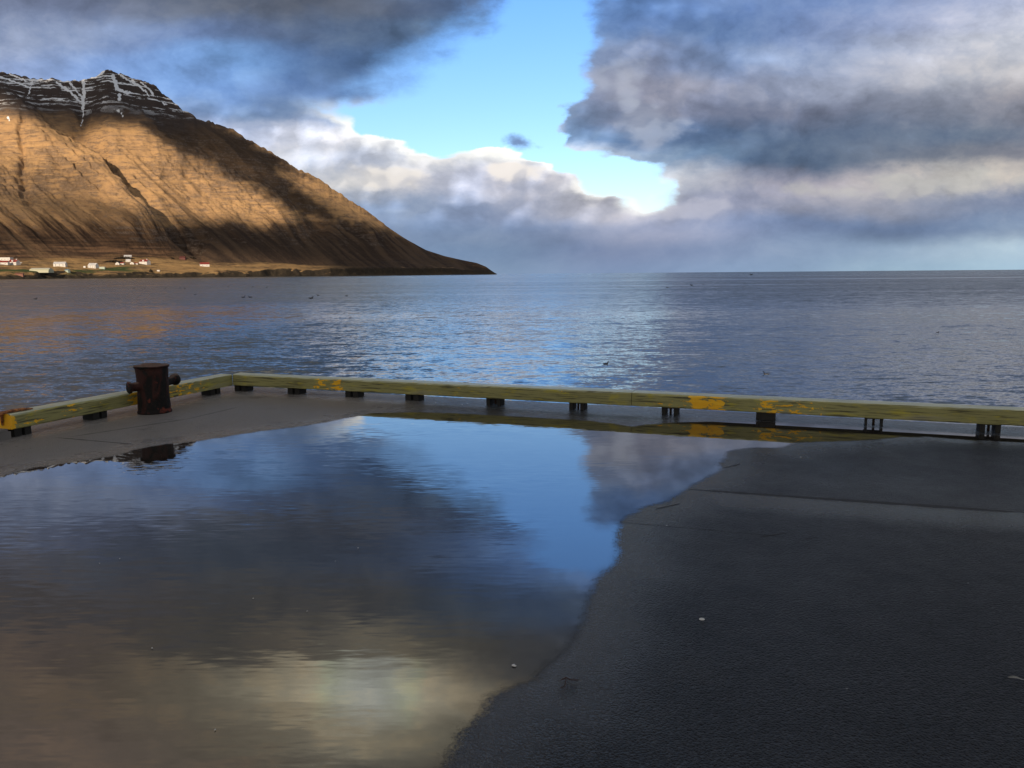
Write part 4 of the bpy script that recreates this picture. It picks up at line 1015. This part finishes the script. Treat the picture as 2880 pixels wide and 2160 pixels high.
def hedge(x0, x1, yt, yb, label, seed, name='hedge'):
    p = terrain_at((x0 + x1) / 2, yb); sc = p[1] / F_PX; w = (x1 - x0) * sc; H = (yb - yt) * sc
    rng = random.Random(seed); bm = bmesh.new()
    n = int(120 + w * 14)
    for _ in range(n):
        x = (rng.random() - .5) * w; k = 1 - abs(2 * x / w) ** 3; y = (rng.random() - .5) * max(6, 0.2 * w); z = rng.random() * H * k * (0.6 + 0.4 * rng.random())
        s = 0.7 + rng.random() * 1.3; c = Vector((x, y, z)); a = rng.random() * 6.3
        d1 = Vector((math.cos(a), math.sin(a), rng.uniform(-.6, .6))) * s; d2 = Vector((-math.sin(a), math.cos(a), rng.uniform(-.2, 1.2))) * s
        bm.faces.new([bm.verts.new(c + q) for q in (d1, d2, -d1, -d2)])
    o = bm_obj(name, bm, m_bush); o.location = p
    tag(o, label, 'hedge' if name == 'hedge' else 'bush', 'dark bushes in the far fields')
hedge(291, 347, 731, 738, 'long dark hedge below the highest barn', 1)
hedge(321, 376, 722, 728, 'dark hedge bank right under the white roofed barn', 2)
hedge(533, 549, 721, 727, 'dark shrub row right of the dark red house', 3)
hedge(420, 428, 757, 765, 'round dark bush alone near the shore', 4, 'bush')
hedge(480, 488, 723, 727, 'small dark shrub left of the dark red house', 5, 'bush')
hedge(100, 133, 762, 766, 'scrubby dark growth in front of the barrel roofed shed', 6)

# ------------------------------------------------------------------ birds
def bird_material(name, back, belly, head):
    m, t = new_mat(name)
    oc = t.new('ShaderNodeTexCoord').outputs['Object']; x, y, z = t.sep(oc)
    n = t.m('MULTIPLY', t.m('SUBTRACT', t.noise(oc, 30, 3), 0.5), 0.03)
    c = t.mix(t.ss(t.m('ADD', z, n), 0.075, 0.095), belly, back)
    c = t.mix(t.m('MULTIPLY', t.ss(x, 0.10, 0.14), t.ss(z, 0.16, 0.19)), c, head)
    t.out(t.bsdf(Base_Color=c, Roughness=0.6))
    return m
mb_dark = bird_material('dark_plumage', (0.015, 0.014, 0.014), (0.05, 0.045, 0.04), (0.01, 0.01, 0.01))
mb_eider = bird_material('pied_plumage', (0.03, 0.03, 0.035), (0.62, 0.60, 0.56), (0.02, 0.02, 0.025))
m_bill, t = new_mat('bill'); oc = t.new('ShaderNodeTexCoord').outputs['Object']; t.out(t.bsdf(Base_Color=t.mix(t.noise(oc, 40), (0.08, 0.07, 0.05), (0.13, 0.11, 0.07)), Roughness=0.5))
def swim_bm():
    bm = bmesh.new()
    add_tube(bm, [(-0.26, 0, 0.10), (-0.20, 0, 0.085), (-0.10, 0, 0.06), (0.0, 0, 0.05), (0.09, 0, 0.06), (0.135, 0, 0.10), (0.145, 0, 0.15), (0.15, 0, 0.195), (0.165, 0, 0.225), (0.20, 0, 0.225), (0.225, 0, 0.218)],
             [(0.012, 0.006), (0.045, 0.02), (0.085, 0.06), (0.095, 0.075), (0.075, 0.065), (0.045, 0.05), (0.030, 0.032), (0.027, 0.03), (0.034, 0.034), (0.026, 0.026), (0.010, 0.010)], 14)
    return bm
def bill_bm():
    bm = bmesh.new(); add_tube(bm, [(0.218, 0, 0.219), (0.25, 0, 0.212), (0.275, 0, 0.208)], [0.012, 0.009, 0.003], 8); return bm
def swimmer(px, py, heading, mat, label, scale=1.0, cat='bird', bill=True):
    g = ground(px, py, SEA_Z)
    root = empty('seabird', (g[0], g[1], SEA_Z - 0.02), heading); root.scale = (scale,) * 3
    tag(root, label, cat, 'seabirds on the fjord')
    bm_obj('body', swim_bm(), mat, root, True)
    if bill: bm_obj('bill', bill_bm(), m_bill, root, True)
    return root
swimmer(1704, 1024, 0.0, mb_dark, 'dark diving bird swimming in the bright water left of the pied duck', 0.5)
swimmer(2155, 1053, math.pi - 0.1, mb_eider, 'black and white duck swimming beyond the curb', 0.5)
def flyer(px, py, dist, span, label, rz=0.0):
    d = ray(px, py)[:, 0]; d = d / d[1]; p = np.array([0, 0, HC]) + d * dist
    root = empty('flying_bird', p, rz); tag(root, label, 'bird', 'seabirds on the fjord')
    bm = bmesh.new(); L = span * 0.45
    add_tube(bm, [(-L * .6, 0, 0), (-L * .3, 0, 0), (0, 0, 0), (L * .3, 0, 0.01), (L * .5, 0, 0.02)], [0.01, span * .05, span * .07, span * .05, 0.012], 10)
    bm_obj('body', bm, mb_dark, root, True)
    for s in (-1, 1):
        bm = bmesh.new(); pts = [(0.0, 0.03, 0.02), (0.02, 0.25, 0.16), (-0.05, 0.5, 0.02)]; ch = [0.22, 0.18, 0.03]
        A = [bm.verts.new((span * (x + c / 2 * .8), s * span * y, span * z)) for (x, y, z), c in zip(pts, ch)]; B = [bm.verts.new((span * (x - c / 2 * .8), s * span * y, span * z)) for (x, y, z), c in zip(pts, ch)]
        for i in range(2): bm.faces.new((A[i], A[i + 1], B[i + 1], B[i]))
        bmesh.ops.solidify(bm, geom=bm.faces[:], thickness=span * 0.02)
        bm_obj('wing', bm, mb_dark, root)
flyer(2113, 773, 90, 0.75, 'dark bird flying low just under the horizon line', 0.5)
flyer(866, 805, 120, 0.55, 'small dark bird skimming the water off the headland', 0.3)
proto_me = bpy.data.meshes.new('seabird'); bm = swim_bm(); bm.to_mesh(proto_me); bm.free(); proto_me.materials.append(mb_dark)
far_birds = [(1945,803,'upright dark bird standing tall on the far water',2.0),(1877,809,'dark bird left of the upright bird on the far water',1.6),(1978,800,'faint dark bird right of the upright bird',1.3),
 (100,842,'lone dark bird on the calm water at the far left',1.5),(549,829,'single dark bird below the red roofed house',1.2),(684,837,'left one of two dark birds swimming close together',1.6),(704,837,'right one of two dark birds swimming close together',1.6),
 (875,840,'darkest bird in the cluster off the headland slope',1.9),(895,832,'small dark bird above the darkest one of the cluster',1.4),(974,833,'small dark bird at the right end of the cluster',1.3),(2637,936,'pale low bird on the open water above the right curb',0.5)]
for px, py, lab, s in far_birds:
    g = ground(px, py, SEA_Z); o = bpy.data.objects.new('seabird', proto_me); C.objects.link(o)
    o.location = (g[0], g[1], SEA_Z - 0.02); o.rotation_euler = (0, 0, random.choice((0.2, 2.9, 3.3, -0.2))); k = s * 0.9
    o.scale = (k, k, k); tag(o, lab, 'bird', 'seabirds on the fjord')
for px, py in [(4,806),(15,805),(55,808),(105,809),(377,811),(407,811),(465,811),(506,811),(520,812),(642,806),(710,808),(750,809),(810,802),(845,801)]:
    g = ground(px, py, SEA_Z); o = bpy.data.objects.new('seabird', proto_me); C.objects.link(o)
    o.location = (g[0], g[1], SEA_Z - 0.02); o.rotation_euler = (0, 0, random.choice((0.2, 2.9, 3.3, -0.2))); o.scale = (1.5,) * 3
    tag(o, 'tiny dark bird in the far flock strung out below the farms', 'bird', 'far flock below the farms')

# ------------------------------------------------------------------ litter on the quay
m_shell, t = new_mat('shell'); oc = t.new('ShaderNodeTexCoord').outputs['Object']; t.out(t.bsdf(Base_Color=t.mix(t.noise(oc, 90, 3), (0.62, 0.62, 0.60), (0.48, 0.48, 0.46)), Roughness=0.6))
m_twig, t = new_mat('twig_bark'); oc = t.new('ShaderNodeTexCoord').outputs['Object']; t.out(t.bsdf(Base_Color=t.mix(t.noise(oc, 90, 3), (0.025, 0.010, 0.008), (0.05, 0.02, 0.014)), Roughness=0.7))
def shell(px, py, rx, ry, label, bite=False, rz=0.0, cat='shell', group=None, seed=0):
    g = ground(px, py); rng = random.Random(seed); bm = bmesh.new(); n = 18
    ring = []
    for i in range(n):
        a = 2 * math.pi * i / n; k = 1 + rng.uniform(-.08, .08)
        if bite and 0.2 < a < 1.5: k *= 0.42
        ring.append((rx * k * math.cos(a), ry * k * math.sin(a)))
    lo = [bm.verts.new((x, y, 0.0045)) for x, y in ring]; hi = [bm.verts.new((x * .8, y * .8, 0.0045 + min(rx, ry) * 0.22)) for x, y in ring]
    for i in range(n): bm.faces.new((lo[i], lo[(i + 1) % n], hi[(i + 1) % n], hi[i]))
    bm.faces.new(hi)
    o = bm_obj('shell_fragment', bm, m_shell, None, True); o.location = (g[0], g[1], 0); o.rotation_euler = (0, 0, rz); tag(o, label, cat, group)
shell(1974, 1744, 0.0135, 0.0125, 'whole white shell disc on the dark quay right of the puddle', seed=1)
shell(1446, 1874, 0.0105, 0.0095, 'white shell with a bite out of it lying in the puddle', True, -0.4, seed=2)
for k, (px, py, r) in enumerate([(2252,1287,.016),(395,1165,.010),(525,1162,.012),(129,1257,.014),(1070,1130,.02),(1225,1134,.02),(1300,1139,.016),(1960,1172,.014),(1007,1543,.010),(337,1573,.009),(280,1586,.007),(943,1580,.006),(712,1685,.008),(428,1825,.010),(864,1721,.007),(2260,1640,.006),(2723,1642,.007),(2382,1940,.006),(1875,1480,.012),(605,2055,.008)]):
    shell(px, py, r * 0.55, r * 0.3, 'tiny pale fleck scattered on the wet quay', False, k * 0.9, 'fleck', 'pale flecks scattered on the quay', 20 + k)
def build_feather():
    g = ground(2858, 1914); bm = bmesh.new()
    n = 9; L = 0.05
    for s in (-1, 1):
        A = [bm.verts.new((L * (i / n - .5), 0, 0.006 + 0.004 * math.sin(3 * i / n))) for i in range(n + 1)]
        B = [bm.verts.new((L * (i / n - .5) - 0.006, s * 0.010 * math.sin(math.pi * min(1, i / n * 0.92 + 0.08)) ** 0.7, 0.007 + 0.007 * math.sin(3 * i / n))) for i in range(n + 1)]
        for i in range(n): bm.faces.new((A[i], A[i + 1], B[i + 1], B[i]))
    bmesh.ops.solidify(bm, geom=bm.faces[:], thickness=0.0008)
    root = empty('feather', (g[0], g[1], 0), -0.35); tag(root, 'small white feather lying at the right edge of the quay surface', 'feather')
    bm_obj('vane', bm, m_shell, root, True)
    bm = bmesh.new(); add_tube(bm, [(-0.026, 0, 0.0075), (0.0, 0, 0.0125), (0.034, 0, 0.007)], [0.0006, 0.0009, 0.0009], 6); bm_obj('quill', bm, m_shell, root, True)
build_feather()
def build_twig():
    P = lambda x, y, z=0.004: (*ground(x, y), z)
    bm = bmesh.new()
    add_tube(bm, [P(1576, 1916), P(1592, 1911, .008), P(1606, 1916, .006), P(1626, 1915)], [.0022, .0028, .0026, .0018], 8)
    add_tube(bm, [P(1592, 1911, .007), P(1590, 1924, .006), P(1588, 1934)], [.0022, .0018, .0012], 8)
    add_tube(bm, [P(1588, 1933), P(1577, 1937)], [.0016, .0012], 8)
    tag(bm_obj('twig', bm, m_twig, None, True), 'forked dark twig on the quay beside the puddle edge', 'twig')
build_twig()
